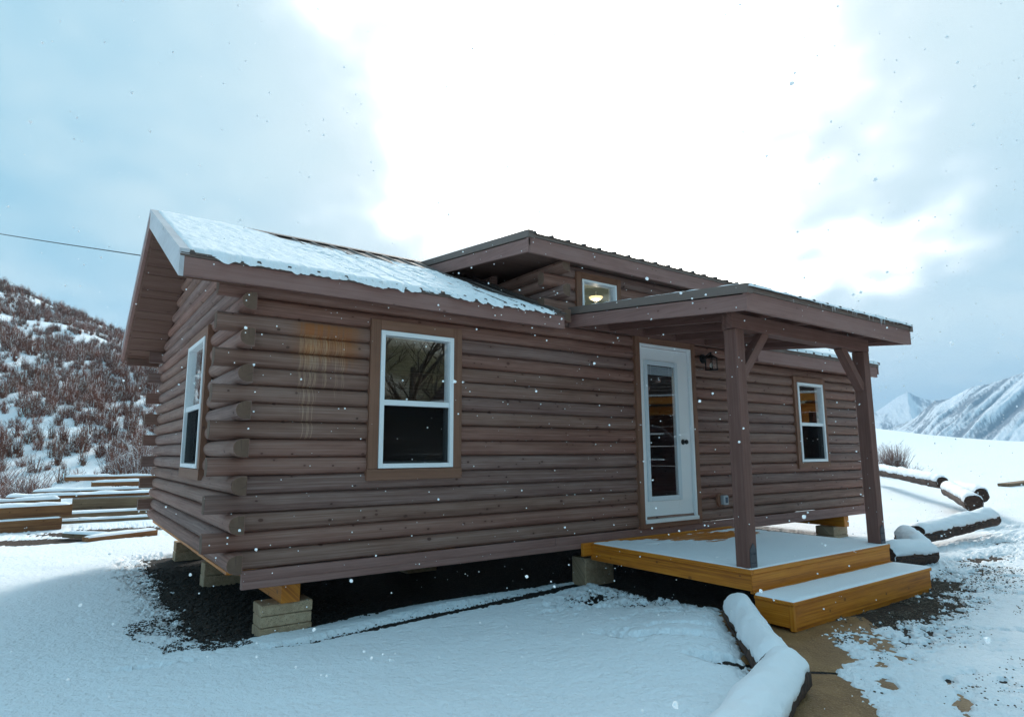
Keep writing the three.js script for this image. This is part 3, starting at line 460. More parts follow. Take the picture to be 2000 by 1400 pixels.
// roof
{
  const roof = sub(cabin, 'roof'); const OX0 = -0.594, OX1 = 9.93, TH = 0.045;
  const rf = part; const segs = [[OX0 + 0.03, DX0 - 0.005], [DX1 + 0.005, OX1 - 0.03]];
  for (const [a, b] of segs) part(roof, 'roof_deck', slope(a, b, EAVE_Z - 0.03, roofY(EAVE_Z - 0.03), RIDGE_Z, RIDGE_Y, -0.20, -0.03), M.soffit);
  part(roof, 'roof_deck', slope(OX0 + 0.03, OX1 - 0.03, RIDGE_Z - 0.002, RIDGE_Y, REAR_Z + 0.03, roofY(REAR_Z + 0.03), -0.20, -0.03), M.soffit);
  for (const [a, b] of [[OX0 + 0.004, DX0 - 0.01], [DX1 + 0.01, OX1 - 0.004]]) part(roof, 'metal_roofing', ribbed(a, b, EAVE_Z + 0.035, roofY(EAVE_Z + 0.035) - 0.018, RIDGE_Z + 0.01, RIDGE_Y - 0.02), M.metal);
  part(roof, 'metal_roofing', ribbed(OX0 + 0.004, OX1 - 0.004, REAR_Z - 0.03, roofY(REAR_Z - 0.03) - 0.018, RIDGE_Z - 0.01, RIDGE_Y - 0.02), M.metal);
  part(roof, 'ridge_cap', [slope(OX0, OX1, RIDGE_Z + 0.15, roofY(RIDGE_Z + 0.15), RIDGE_Z, RIDGE_Y, 0.004, 0.008), slope(OX0, OX1, RIDGE_Z, RIDGE_Y, RIDGE_Z - 0.15, roofY(RIDGE_Z - 0.15), 0.004, 0.008)], M.trimMetal);
  // eave boards with a shadow gap under the drip edge
  part(roof, 'fascia_board', bx(OX0, DX0 - 0.03, EAVE_Y - 0.195, EAVE_Y - 0.055, EAVE_Z - 0.028, EAVE_Z + 0.01), M.fascia); part(roof, 'drip_edge', bx(OX0, DX0 - 0.03, EAVE_Y - 0.054, EAVE_Y - 0.018, EAVE_Z - 0.01, EAVE_Z + 0.02), M.trimMetal);
  const f0 = 6.47; part(roof, 'fascia_board', bx(f0, OX1 - 0.05, EAVE_Y - 0.255, EAVE_Y - 0.085, EAVE_Z - 0.028, EAVE_Z + 0.01), M.fascia); part(roof, 'drip_edge', bx(f0, OX1, EAVE_Y - 0.084, EAVE_Y - 0.02, EAVE_Z - 0.01, EAVE_Z + 0.02), M.trimMetal);
  part(roof, 'fascia_board', bx(OX0, OX1, EAVE_Y - 0.195, EAVE_Y - 0.03, REAR_Z - 0.01, REAR_Z + 0.028), M.soffit);
  // gable rakes: pale boards in front, metal strip on top
  for (const [xa, xb, fm] of [[OX0 - 0.002, OX0 + 0.029, M.rake], [OX1 - 0.029, OX1 + 0.002, M.fascia]]) {
    part(roof, 'rake_board', slope(xa, xb, EAVE_Z + 0.012, roofY(EAVE_Z + 0.012), RIDGE_Z + 0.002, RIDGE_Y, -0.2, -0.032), fm); part(roof, 'rake_board', slope(xa, xb, RIDGE_Z - 0.002, RIDGE_Y, REAR_Z - 0.012, roofY(REAR_Z - 0.012), -0.2, -0.032), M.fascia);
    part(roof, 'rake_trim', [slope(xa - 0.006, xb + 0.03, EAVE_Z + 0.03, roofY(EAVE_Z + 0.03), RIDGE_Z, RIDGE_Y, -0.03, 0.010), slope(xa - 0.006, xb + 0.03, RIDGE_Z, RIDGE_Y, REAR_Z - 0.03, roofY(REAR_Z - 0.03), -0.03, 0.010)], xa < 0 ? M.rake : M.trimMetal);
  }
  // boarded underside of the gable overhang
  const nb = 18; for (let k = 0; k < nb; k++) for (const sgn of [1, -1]) {
    const z0 = sgn > 0 ? lerp(EAVE_Z - 0.04, RIDGE_Z, k / nb) : lerp(RIDGE_Z, REAR_Z + 0.04, k / nb), z1 = sgn > 0 ? lerp(EAVE_Z - 0.04, RIDGE_Z, (k + 1) / nb) : lerp(RIDGE_Z, REAR_Z + 0.04, (k + 1) / nb), gap = 0.004 * Math.sign(z1 - z0);
    part(roof, 'soffit_board', slope(OX0 + 0.05, EX + 0.02, z0 + gap, roofY(z0 + gap), z1 - gap, roofY(z1 - gap), -0.222 - 0.004 * (k % 3), -0.202), M.soffit);
  }
  part(roof, 'lookout', bar(V(OX0 + 0.06, roofY(REAR_Z + 0.1) - 0.27, REAR_Z + 0.1), V(-0.15, roofY(REAR_Z + 0.1) - 0.27, REAR_Z + 0.1), 0.05, 0.09), M.soffit);
  // raised shed roof over the middle
  const A0 = 2.548, A1 = 6.95, ZF = 0.2, ZB = -2.45;
  part(roof, 'roof_deck', slope(A0 + 0.03, A1 - 0.03, ZF - 0.03, dormY(ZF - 0.03), ZB, dormY(ZB), -0.2, -0.032), M.soffit);
  part(roof, 'metal_roofing', ribbed(A0 + 0.004, A1, ZF + 0.035, dormY(ZF + 0.035) - 0.018, ZB, dormY(ZB) - 0.018, 0.23, 0.022), M.metal);
  part(roof, 'fascia_board', bx(A0, A1, dormY(ZF) - 0.225, dormY(ZF) - 0.062, ZF - 0.028, ZF + 0.01), M.fascia); part(roof, 'drip_edge', bx(A0, A1, dormY(ZF) - 0.061, dormY(ZF) - 0.02, ZF - 0.01, ZF + 0.02), M.trimMetal);
  for (const [xa, xb] of [[A0 - 0.002, A0 + 0.028], [A1 - 0.028, A1 + 0.002]]) { part(roof, 'rake_board', slope(xa, xb, ZF + 0.010, dormY(ZF + 0.01), ZB, dormY(ZB), -0.225, -0.082), M.fascia); part(roof, 'rake_trim', slope(xa - 0.008, xb + 0.03, ZF + 0.03, dormY(ZF + 0.03), ZB, dormY(ZB), -0.07, 0.008), M.trimMetal); }
  part(roof, 'flashing', slope(DX0 - 0.13, DX0 - 0.052, EAVE_Z + 0.02, roofY(EAVE_Z + 0.02), -2.2, roofY(-2.2), 0.006, 0.01), M.trimMetal);
}
part(cabin, 'ceiling', bx(3.15, 6.3, 3.02, 3.04, -2.2, -0.12), new THREE.MeshStandardMaterial({ color: new THREE.Color(0.10, 0.14, 0.17), roughness: 0.8 }));

// ---------------------------------------------------------------- porch
const porch = thing('porch', 'open wooden porch with sloped roof on two brown posts at the cabin door', 'porch');
const PX0 = 3.25, PX1 = 6.22, PZ = 2.2, py = z => 2.574 - 0.0995 * z;
{
  const D0 = 3.475, D1 = 5.868, DZ = 1.944, DT = 0.05;
  const nb = 13; for (let k = 0; k < nb; k++) { const z0 = lerp(0.062, DZ - 0.002, k / nb), z1 = lerp(0.062, DZ - 0.002, (k + 1) / nb); part(porch, 'deck_board', bx(D0 + 0.02, D1 - 0.02, DT - 0.03, DT, z0 + 0.003, z1 - 0.003), M.treated); }
  part(porch, 'edge_board', bx(D0 - 0.016, D0 + 0.018, DT - 0.034, DT + 0.004, 0.06, DZ + 0.016), M.treated); part(porch, 'edge_board', bx(D1 - 0.018, D1 + 0.016, DT - 0.034, DT + 0.003, 0.06, DZ + 0.016), M.treated); part(porch, 'edge_board', bx(D0 + 0.02, D1 - 0.02, DT - 0.034, DT + 0.002, DZ - 0.001, DZ + 0.018), M.treated);
  part(porch, 'rim_board', bx(D0 - 0.002, D0 + 0.036, DT - 0.165, DT - 0.036, 0.04, DZ + 0.002), M.treated); part(porch, 'rim_board', bx(D1 - 0.036, D1 + 0.002, DT - 0.165, DT - 0.036, 0.04, DZ + 0.002), M.treated); part(porch, 'rim_board', bx(D0, D1, DT - 0.165, DT - 0.036, DZ + 0.003, DZ + 0.012), M.treated);
  part(porch, 'trim_strip', bx(D0 + 0.01, D1, DT - 0.188, DT - 0.166, DZ - 0.02, DZ + 0.035), M.treated);
  part(porch, 'ledger_board', bx(3.35, 5.9, DT - 0.12, DT + 0.012, 0.022, 0.058), M.treated);
  for (let k = 0; k < 5; k++) part(porch, 'joist', bx(D0 + 0.3 + k * 0.45, D0 + 0.34 + k * 0.45, DT - 0.16, DT - 0.032, 0.06, DZ - 0.05), M.treated);
  const PP = [[3.482, 3.602], [5.735, 5.858]];
  for (const [a, b] of PP) {
    const p = part(porch, 'post', bx(a, b, DT + 0.006, 2.062, 1.806, 1.932, 0.008), M.post);
    const br = new THREE.Shape(); br.moveTo(-0.045, 0); br.lineTo(0.045, 0); br.lineTo(0.045, 0.15); br.lineTo(0, 0.2); br.lineTo(-0.045, 0.15); br.closePath();
    part(p, 'bracket', new THREE.ExtrudeGeometry(br, { depth: 0.005, bevelEnabled: false }).translate((a + b) / 2, DT + 0.007, 1.933), M.steel);
    for (const [bxx, byy] of [[-0.02, 0.05], [0.02, 0.05], [-0.02, 0.12], [0.02, 0.12]]) part(p, 'bolt', new THREE.CylinderGeometry(0.008, 0.008, 0.008, 6).rotateX(Math.PI / 2).translate((a + b) / 2 + bxx, DT + byy, 1.941), M.steel);
  }
  part(porch, 'beam', bx(3.47, 5.87, 2.064, 2.2, 1.80, 1.865, 0.006), M.post); part(porch, 'beam', bx(3.44, 5.87, 2.064, 2.198, 1.868, 1.93, 0.006), M.post);
  part(porch, 'brace', bar(V(3.60, 1.66, 1.868), V(3.99, 2.08, 1.868), 0.085, 0.085, 0.005), M.post); part(porch, 'brace', bar(V(5.738, 1.66, 1.868), V(5.35, 2.08, 1.868), 0.085, 0.085, 0.005), M.post);
  
  const nr = 6; for (let k = 0; k < nr; k++) { const x = lerp(PX0 + 0.06, PX1 - 0.06, k / (nr - 1)); part(porch, 'rafter', slope(x - 0.02, x + 0.02, 0.03, py(0.03), PZ - 0.03, py(PZ - 0.03), -0.185, -0.048), M.post); }
  for (let k = 0; k < 15; k++) { const z0 = lerp(0.0, PZ - 0.02, k / 15), z1 = lerp(0.0, PZ - 0.02, (k + 1) / 15); part(porch, 'roof_board', slope(PX0 + 0.03, PX1 - 0.03, z0 + 0.004, py(z0), z1 - 0.004, py(z1), -0.046, -0.022), M.soffit); }
  part(porch, 'metal_roofing', ribbed(PX0 + 0.01, PX1 + 0.015, PZ + 0.035, py(PZ + 0.035) - 0.014, 0.012, py(0.012) - 0.014, 0.23, 0.022), M.metal);
  part(porch, 'fascia_board', bx(PX0, PX1, py(PZ) - 0.215, py(PZ) - 0.062, PZ - 0.028, PZ + 0.01), M.fascia); part(porch, 'drip_edge', bx(PX0, PX1, py(PZ) - 0.061, py(PZ) - 0.016, PZ - 0.01, PZ + 0.02), M.trimMetal);
  for (const [xa, xb] of [[PX0 - 0.002, PX0 + 0.028], [PX1 - 0.028, PX1 + 0.002]]) { part(porch, 'rake_board', slope(xa, xb, PZ + 0.011, py(PZ + 0.011), 0.02, py(0.02), -0.215, -0.095), M.fascia); part(porch, 'rake_trim', slope(xa - 0.010, xb + 0.03, PZ + 0.03, py(PZ + 0.03), 0.02, py(0.02), -0.072, 0.006), M.trimMetal); part(porch, 'rake_trim', slope(xa - 0.004, xb, PZ + 0.012, py(PZ + 0.012), 0.02, py(0.02), -0.1, -0.085), M.fascia); }
  part(porch, 'ledger_board', bx(PX0, PX1, py(0) - 0.2, py(0) - 0.05, 0.004, 0.03), M.post);
}
const step = thing('wooden_step', 'low yellow timber step below the porch deck, topped with snow', 'step');
{
  const a = 3.45, b = 5.875, z0 = 1.985, z1 = 2.31, t = -0.13, bot = -0.345;
  part(step, 'tread_board', bx(a - 0.01, b + 0.01, t - 0.028, t, z0, z0 + 0.165), M.treated); part(step, 'tread_board', bx(a - 0.01, b + 0.01, t - 0.028, t, z0 + 0.17, z1 + 0.015), M.treated);
  part(step, 'front_board', bx(a + 0.03, b - 0.004, bot + 0.02, t - 0.03, z1 - 0.03, z1 + 0.004), M.treated); part(step, 'side_board', bx(a, a + 0.034, bot + 0.02, t - 0.03, z0, z1 - 0.034), M.treated); part(step, 'side_board', bx(b - 0.034, b, bot + 0.02, t - 0.03, z0, z1 - 0.034), M.treated);
  part(step, 'corner_post', bx(a - 0.002, a + 0.028, bot, t - 0.03, z1 - 0.032, z1 + 0.006), M.treated); part(step, 'kick_board', bx(a + 0.03, b - 0.02, bot - 0.02, bot + 0.018, z1 - 0.05, z1 - 0.012), M.treated);
}
// ---------------------------------------------------------------- snow lying on the buildings
// a blanket on a sheet of nu x nv cells: base(u,v) gives the surface point, th(u,v) its thickness in metres (below zero: bare)
function blanket(nu, nv, base, th, tile = 0.8) {
  const pos = [], uv = [], idx = [], keep = [];
  for (let j = 0; j <= nv; j++) for (let i = 0; i <= nu; i++) { const u = i / nu, v = j / nv, edge = i === 0 || j === 0 || i === nu || j === nv, p = base(u, v), t = edge ? -0.008 : Math.max(-0.008, th(u, v, p)); pos.push(p.x, p.y + t, p.z); uv.push(p.x / tile, -p.z / tile); keep.push(t); }
  for (let j = 0; j < nv; j++) for (let i = 0; i < nu; i++) { const a = j * (nu + 1) + i, b = a + 1, c = a + nu + 1, d = c + 1; if (Math.max(keep[a], keep[b], keep[c], keep[d]) > -0.0079) idx.push(a, c, b, b, c, d); }
  const g = new THREE.BufferGeometry(); g.setAttribute('position', new THREE.Float32BufferAttribute(pos, 3)); g.setAttribute('uv', new THREE.Float32BufferAttribute(uv, 2)); g.setIndex(idx); g.computeVertexNormals(); return g;
}
const lip = (d, w) => Math.sqrt(clamp(d / w));
function icicles(list) { return list.map(([x, y, z, l, r]) => plain(new THREE.ConeGeometry(r, l, 5)).rotateX(Math.PI).translate(x, y - l / 2 + 0.004, z)); }
{
  const x0 = -0.552, x1 = 3.0, zE = EAVE_Z + 0.056;
  const edgeZ = x => zE + (fbm(x * 7, 2, 2) - 0.5) * 0.07 + (fbm(x * 23, 5, 3) - 0.5) * 0.06 - 0.05 * smooth(-0.3, -0.5, x);
  const g = blanket(330, 190, (u, v) => { const x = lerp(x0, x1, u), z = lerp(edgeZ(x), RIDGE_Z + 0.03, v), over = smooth(EAVE_Z + 0.02, zE + 0.04, z) * 0.035; return V(x, roofY(z) - 0.014 - over, z); },
    (u, v, p) => {
      const up = (EAVE_Z - p.z) / (EAVE_Z - RIDGE_Z), e1 = lip((edgeZ(p.x) - p.z) , 0.05), e2 = lip(p.x - x0, 0.04), right = lerp(2.40, 2.85, smooth(0.30, -0.02, up)) + (fbm(p.z * 5, 1, 3) - 0.5) * 0.2;
      const nz = fbm(p.x * 4.4, p.z * 1.5 + 40, 4), nf = fbm(p.x * 14, p.z * 8, 3);
      const rib = Math.abs(((p.x + 0.59 + 10) % 0.23) - 0.072) < 0.02 ? 0.016 : 0;
      const bare = smooth(0.3, 1.0, p.x) * smooth(0.55, 0.98, up) * 0.085 + smooth(0.0, 0.9, p.x) * smooth(0.88, 0.97, up) * 0.05 + 0.034 * smooth(1.0, 2.6, p.x);
      const crk = smooth(0.04, 0.0, Math.abs(fbm(p.x * 3.0, p.z * 8 + 3, 4) - 0.5)) * 0.062 * smooth(0.3, 1.3, p.x) * (0.4 + up);
      let t = 0.036 - crk + (nz - 0.5) * 0.05 * smooth(0.1, 1.0, p.x) * (0.35 + up) + (nf - 0.5) * 0.018 - bare * 0.62 - rib * 0.6 * smooth(0.5, 1.2, p.x);
      t = t * Math.min(e1, 1) * Math.min(e2, 1); t -= smooth(right - 0.05, right + 0.18, p.x) * 0.07;
      return t;
    });
  const ic = []; const r = rng(8); for (let k = 0; k < 46; k++) { const x = lerp(0.0, 2.9, r()); ic.push([x, EAVE_Y - 0.025, edgeZ(x) - 0.014, 0.012 + 0.035 * r() * r(), 0.003 + 0.003 * r()]); }
  solo('roof_snow', [g, ...icicles(ic)], M.snowFine, 'patchy snow on the ribbed roof beside the pale gable board', 'snow', null, 'stuff');
  const xr0 = DX1 + 0.25, xr1 = 9.9; const g2 = blanket(120, 100, (u, v) => { const x = lerp(xr0, xr1, u), z = lerp(EAVE_Z + 0.045 + (fbm(x * 9, 7, 3) - 0.5) * 0.05, RIDGE_Z + 0.03, v); return V(x, roofY(z) - 0.014, z); }, (u, v, p) => (0.04 + (fbm(p.x * 4, p.z * 3, 3) - 0.5) * 0.03) * lip(Math.min(u, 1 - u, v * 1.5) * 3, 0.05) - 0.0);
  solo('roof_snow', g2, M.snowFine, 'smooth snow on the lower roof beyond the porch', 'snow', null, 'stuff');
  const g3 = blanket(150, 110, (u, v) => { const x = lerp(PX0 - 0.008, PX1 - 0.02, u), z = lerp(PZ + 0.05 + (fbm(x * 11, 5, 3) - 0.5) * 0.03, 0.08, v); return V(x, py(z) - 0.010, z); }, (u, v, p) => { const e = Math.min(p.x - PX0 + 0.008, PX1 - p.x - 0.02, (PZ + 0.05 - p.z)); return (0.020 + (fbm(p.x * 6, p.z * 6, 3) - 0.5) * 0.022 + 0.010 * smooth(4.2, 6, p.x)) * lip(e, 0.04) + 0.008 * smooth(3.8, 3.3, p.x) - 0.012 * smooth(0.4, 0.12, p.z); });
  const ic3 = []; for (let k = 0; k < 30; k++) { const x = lerp(4.3, 5.9, r()); ic3.push([x, py(PZ) - 0.018, PZ + 0.03 + 0.008 * r(), 0.02 + 0.075 * r() * r(), 0.003 + 0.0025 * r()]); }
  solo('porch_snow', [g3, ...icicles(ic3)], M.snowFine, 'thin snow with small icicles on the porch roof', 'snow', null, 'stuff');
  const gd = blanket(190, 150, (u, v) => V(lerp(3.47, 5.872, u), 0.0495, lerp(0.07, 1.955, v)), (u, v, p) => {
    const e = Math.min(p.x - 3.47, 5.872 - p.x, 1.955 - p.z), n = fbm(p.x * 3, p.z * 11, 4) - 0.5, n2 = fbm(p.x * 12, p.z * 26, 3) - 0.5;
    const walk = Math.max(1.25 - Math.hypot((p.x - 4.9) / 0.95, (p.z - 0.38) / 0.40), smooth(0.24, 0.1, p.z) * 1.3 * smooth(3.7, 4.2, p.x));
    return Math.min(0.013 + n * 0.005, 0.024 - walk * 0.045 + n * 0.05 + n2 * 0.014) * Math.max(lip(e, 0.02), 0);
  });
  solo('deck_snow', gd, M.snowFine, 'thin snow on the porch deck, trodden bare before the door', 'snow', null, 'stuff');
  const gs = blanket(180, 36, (u, v) => V(lerp(3.44, 5.883, u), -0.1305, lerp(1.985, 2.324, v)), (u, v, p) => { const e = Math.min(p.x - 3.44, 5.883 - p.x, 2.324 - p.z + (fbm(p.x * 12, 3, 3) - 0.5) * 0.02); return (0.016 + (fbm(p.x * 7, p.z * 7, 3) - 0.5) * 0.008) * (e > 0 ? lip(e, 0.03) : 0); });
  solo('step_snow', gs, M.snowFine, 'thin snow on the tread of the low wooden step', 'snow', null, 'stuff');
}
// ---------------------------------------------------------------- blocks under the cabin
function block(x0, x1, y0, y1, z0, z1, label, layers = 2) {
  const b = thing('concrete_block', label, 'block', 'concrete blocks under the cabin');
  for (let k = 0; k < layers; k++) part(b, 'block_course', bx(x0 + (k % 2) * 0.004, x1 - (k % 2) * 0.003, lerp(y0, y1, k / layers) + (k ? 0.003 : 0), lerp(y0, y1, (k + 1) / layers), z0, z1 - (k % 2) * 0.005, 0.010, -1, 0.5, 0.5), M.concrete);
  return b;
}
{
  const gl = -0.43;
  block(0.19, 0.6, gl, -0.167, -0.40, -0.17, 'tan concrete block pier under the cabin corner with round log ends', 3);
  for (const [x, z, l] of [[0.19, -2.5, 'concrete pier under the middle of the gable end'], [0.19, -4.55, 'concrete pier under the rear corner of the gable end'], [2.3, -1.9, 'shadowed concrete pier deep under the wall with the big window'], [4.5, -4.4, 'concrete pier deep under the cabin behind the porch']]) block(x, x + 0.4, gl, -0.167, z - 0.22, z, l);
  const p = at(1112, 1130, 'y', -0.40); block(3.5, 3.92, -0.43, -0.119, -0.30, -0.08, 'concrete pier beside the deck where it meets the wall', 1);
  block(8.72, 9.15, -0.43, -0.167, -0.42, -0.12, 'concrete pier under the cabin end beyond the porch', 2);
  part(cabin, 'skid_beam', bx(8.86, 9.0, -0.165, -0.004, -3, -0.02, 0.006), M.treated);
}
// ---------------------------------------------------------------- border logs, bark below and a cap of snow on top
function borderLog(a, b, r, label, cover = 0.05) {
  const t = thing('border_log', label, 'log', 'logs edging the yard'), ax = b.clone().sub(a), L = ax.length(), ph = R(0, 90); ax.normalize();
  const side = V(-ax.z, 0, ax.x).normalize(), up = V(0, 1, 0);
  const P = (s, an, rr) => a.clone().addScaledVector(ax, s).addScaledVector(side, Math.cos(an) * rr).addScaledVector(up, Math.sin(an) * rr);
  const ns = Math.max(10, Math.round(L / 0.035)), na = 26;
  const rad = (s, an) => r * (1 + (vn(s * 3 + ph, an * 1.2) - 0.5) * 0.18 + (vn(s * 14, an * 5 + ph) - 0.5) * 0.10);
  const mk = (f, a0, a1, tile) => { const pos = [], uv = [], idx = []; for (let i = 0; i <= ns; i++) for (let j = 0; j <= na; j++) { const s = L * i / ns, an = lerp(a0, a1, j / na), p = P(f.s ? f.s(s, an) : s, an, f.r(s, an)); pos.push(p.x, p.y, p.z); uv.push(an * r / tile, s / tile); } for (let i = 0; i < ns; i++) for (let j = 0; j < na; j++) { const q = i * (na + 1) + j; idx.push(q, q + na + 1, q + 1, q + 1, q + na + 1, q + na + 2); } const g = new THREE.BufferGeometry(); g.setAttribute('position', new THREE.Float32BufferAttribute(pos, 3)); g.setAttribute('uv', new THREE.Float32BufferAttribute(uv, 2)); g.setIndex(idx); g.computeVertexNormals(); return g; };
  part(t, 'bark', mk({ r: rad }, 0, Math.PI * 2, 0.5), M.bark);
  for (const s of [0.002, L - 0.002]) { const pos = [], uv = []; for (let j = 0; j < 20; j++) { const p0 = P(s, 0, 0), p1 = P(s, j * Math.PI / 10, rad(s, j * Math.PI / 10)), p2 = P(s, (j + 1) * Math.PI / 10, rad(s, (j + 1) * Math.PI / 10)); for (const [p, q] of [[p0, null], [p1, j], [p2, j + 1]]) { pos.push(p.x, p.y, p.z); uv.push(0.5 + (q === null ? 0 : 0.4 * Math.cos(q * Math.PI / 10)), 0.5 + (q === null ? 0 : 0.4 * Math.sin(q * Math.PI / 10))); } } const g = new THREE.BufferGeometry(); g.setAttribute('position', new THREE.Float32BufferAttribute(pos, 3)); g.setAttribute('uv', new THREE.Float32BufferAttribute(uv, 2)); g.computeVertexNormals(); part(t, 'sawn_end', g, M.bark); }
  const mid = Math.PI / 2; const half = 1.28;
  const snowR = (s, an) => { const lim = half * (0.84 + 0.32 * fbm(s * 5 + ph, an > mid ? 1 : 9, 3)) + 0.2 * (fbm(s * 30 + ph, an * 4, 2) - 0.5), q = clamp(1 - Math.abs(an - mid) / lim), e = Math.min(s, L - s), end = lip(e + 0.008, 0.09); return rad(s, an) + (q > 0 ? cover * Math.pow(q, 0.45) * end * (0.65 + 0.7 * fbm(s * 5 + ph, an * 2, 3)) : -0.02); };
  part(t, 'snow_cap', mk({ r: snowR, s: (s, an) => s + (s < 0.03 ? -0.012 : s > L - 0.03 ? 0.012 : 0) }, mid - 1.75, mid + 1.75, 0.8), M.snowFine);
  return t;
}
borderLog(V(3.30, -0.255, 1.92), V(2.33, -0.265, 2.86), 0.112, 'snow covered log lying against the wooden step corner beside the path', 0.05);
borderLog(V(2.37, -0.275, 2.90), V(1.2, -0.30, 3.34), 0.125, 'snow covered log lying end on to the path, past the log at the step', 0.055);
{
  const q = (px, py_, y) => at(px, py_, 'y', y);
  borderLog(q(1768, 1050, -0.15), q(1800, 1078, -0.2), 0.125, 'short thick snow capped log stub right behind the porch deck', 0.07);
  borderLog(q(1735, 1090, -0.22), q(1818, 1082, -0.22), 0.115, 'snow capped log lying across in front of the short stub by the deck', 0.07);
  borderLog(q(1792, 1046, -0.18), q(1938, 1012, -0.06), 0.125, 'long bare sided brown log past the short stub by the deck', 0.055);
  borderLog(q(1903, 984, 0.05), q(1852, 956, 0.16), 0.14, 'snow topped log leading away at the corner of the log border', 0.06);
  borderLog(q(1918, 968, 0.12), q(1870, 953, 0.16), 0.13, 'snowy log stub lying outside the log border corner', 0.06);
  borderLog(q(1842, 944, 0.27), q(1700, 916, 0.42), 0.13, 'far snow buried log running towards the brown bush', 0.08);
}
// ---------------------------------------------------------------- timber stacked behind the cabin
function timber(a, b, w, h, mat, label, cap = 0.03) {
  a = a.clone().add(V(R(-0.1, 0.1), R(-0.008, 0.008), R(-0.06, 0.06))); b = b.clone().add(V(R(-0.1, 0.1), R(-0.008, 0.012), R(-0.06, 0.06)));
  const t = thing('timber', label, 'timber', 'timbers stacked behind the cabin'); part(t, 'beam', bar(a, b, w, h, 0.006), mat);
  const ax = b.clone().sub(a), L = ax.length(); ax.normalize(); const sd = V(-ax.z, 0, ax.x).normalize(), ph = R(0, 99), u0 = V(0, h / 2, 0);
  const g = blanket(Math.round(L / 0.05), 10, (u, v) => a.clone().addScaledVector(ax, u * L).addScaledVector(sd, (v - 0.5) * (w + 0.012)).add(u0), (u, v) => cap * lip(Math.min(v, 1 - v, u * 8, (1 - u) * 8), 0.28) * (0.25 + 1.5 * fbm(u * L * 3 + ph, v * 2, 3)));
  part(t, 'snow_cap', g, M.snowFine); return t;
}
{
  const G = -0.4, q = (px, py_, y) => at(px, py_, 'y', y);
  timber(q(168, 1056, G + 0.06), q(290, 1040, G + 0.06), 0.16, 0.1, M.rough, 'short orange brown timber lying askew in front of the stack', 0.03);
  timber(q(130, 1045, G + 0.05), q(230, 1050, G + 0.05), 0.14, 0.08, M.grey, 'thin dark plank on the ground behind the askew timber', 0.03);
  const B = -10.2, row = (xa, xb, z, y, w, h, mat, label, cap) => timber(V(xa, y, z), V(xb, y - 0.01, z - 0.12), w, h, mat, label, cap);
  const X0 = -3.4;
  timber(V(-3.6, G + 0.12, -9.3), V(-1.05, G + 0.12, -9.9), 0.26, 0.22, M.rough, 'lowest thick brown timber of the stack end by the bushes', 0.02);
  timber(V(-3.6, G + 0.35, -9.35), V(-1.0, G + 0.35, -9.95), 0.26, 0.23, M.rough, 'topmost thick brown timber of the stack end by the bushes', 0.045);
  timber(V(-3.6, G + 0.42, -10.1), V(-1.05, G + 0.42, -10.7), 0.2, 0.2, M.grey, 'rough grey timber behind the thick brown pair', 0.05);
  row(-1.25, 1.6, -10.4, G + 0.06, 0.16, 0.1, M.grey, 'dark snow edged timber at the foot of the long stack', 0.035);
  row(-1.2, 1.5, -10.8, G + 0.17, 0.16, 0.1, M.grey, 'dark timber second from the foot of the long stack', 0.035);
  row(-0.85, 1.9, -11.2, G + 0.36, 0.22, 0.24, M.grey, 'deep greenish grey timber in the middle of the long stack', 0.0);
  row(-1.9, 1.9, -11.35, G + 0.53, 0.32, 0.07, M.rough, 'broad snow covered board lying on the deep grey timber', 0.045);
  row(-1.6, 1.9, -11.95, G + 0.60, 0.3, 0.06, M.grey, 'snow covered board behind the broad one on the stack', 0.045);
  row(-0.55, 2.2, -12.3, G + 0.73, 0.2, 0.1, M.rough, 'reddish brown timber near the top of the long stack', 0.04);
  row(-1.0, 2.2, -12.8, G + 0.84, 0.2, 0.1, M.rough, 'topmost reddish brown timber of the long stack', 0.045);
}
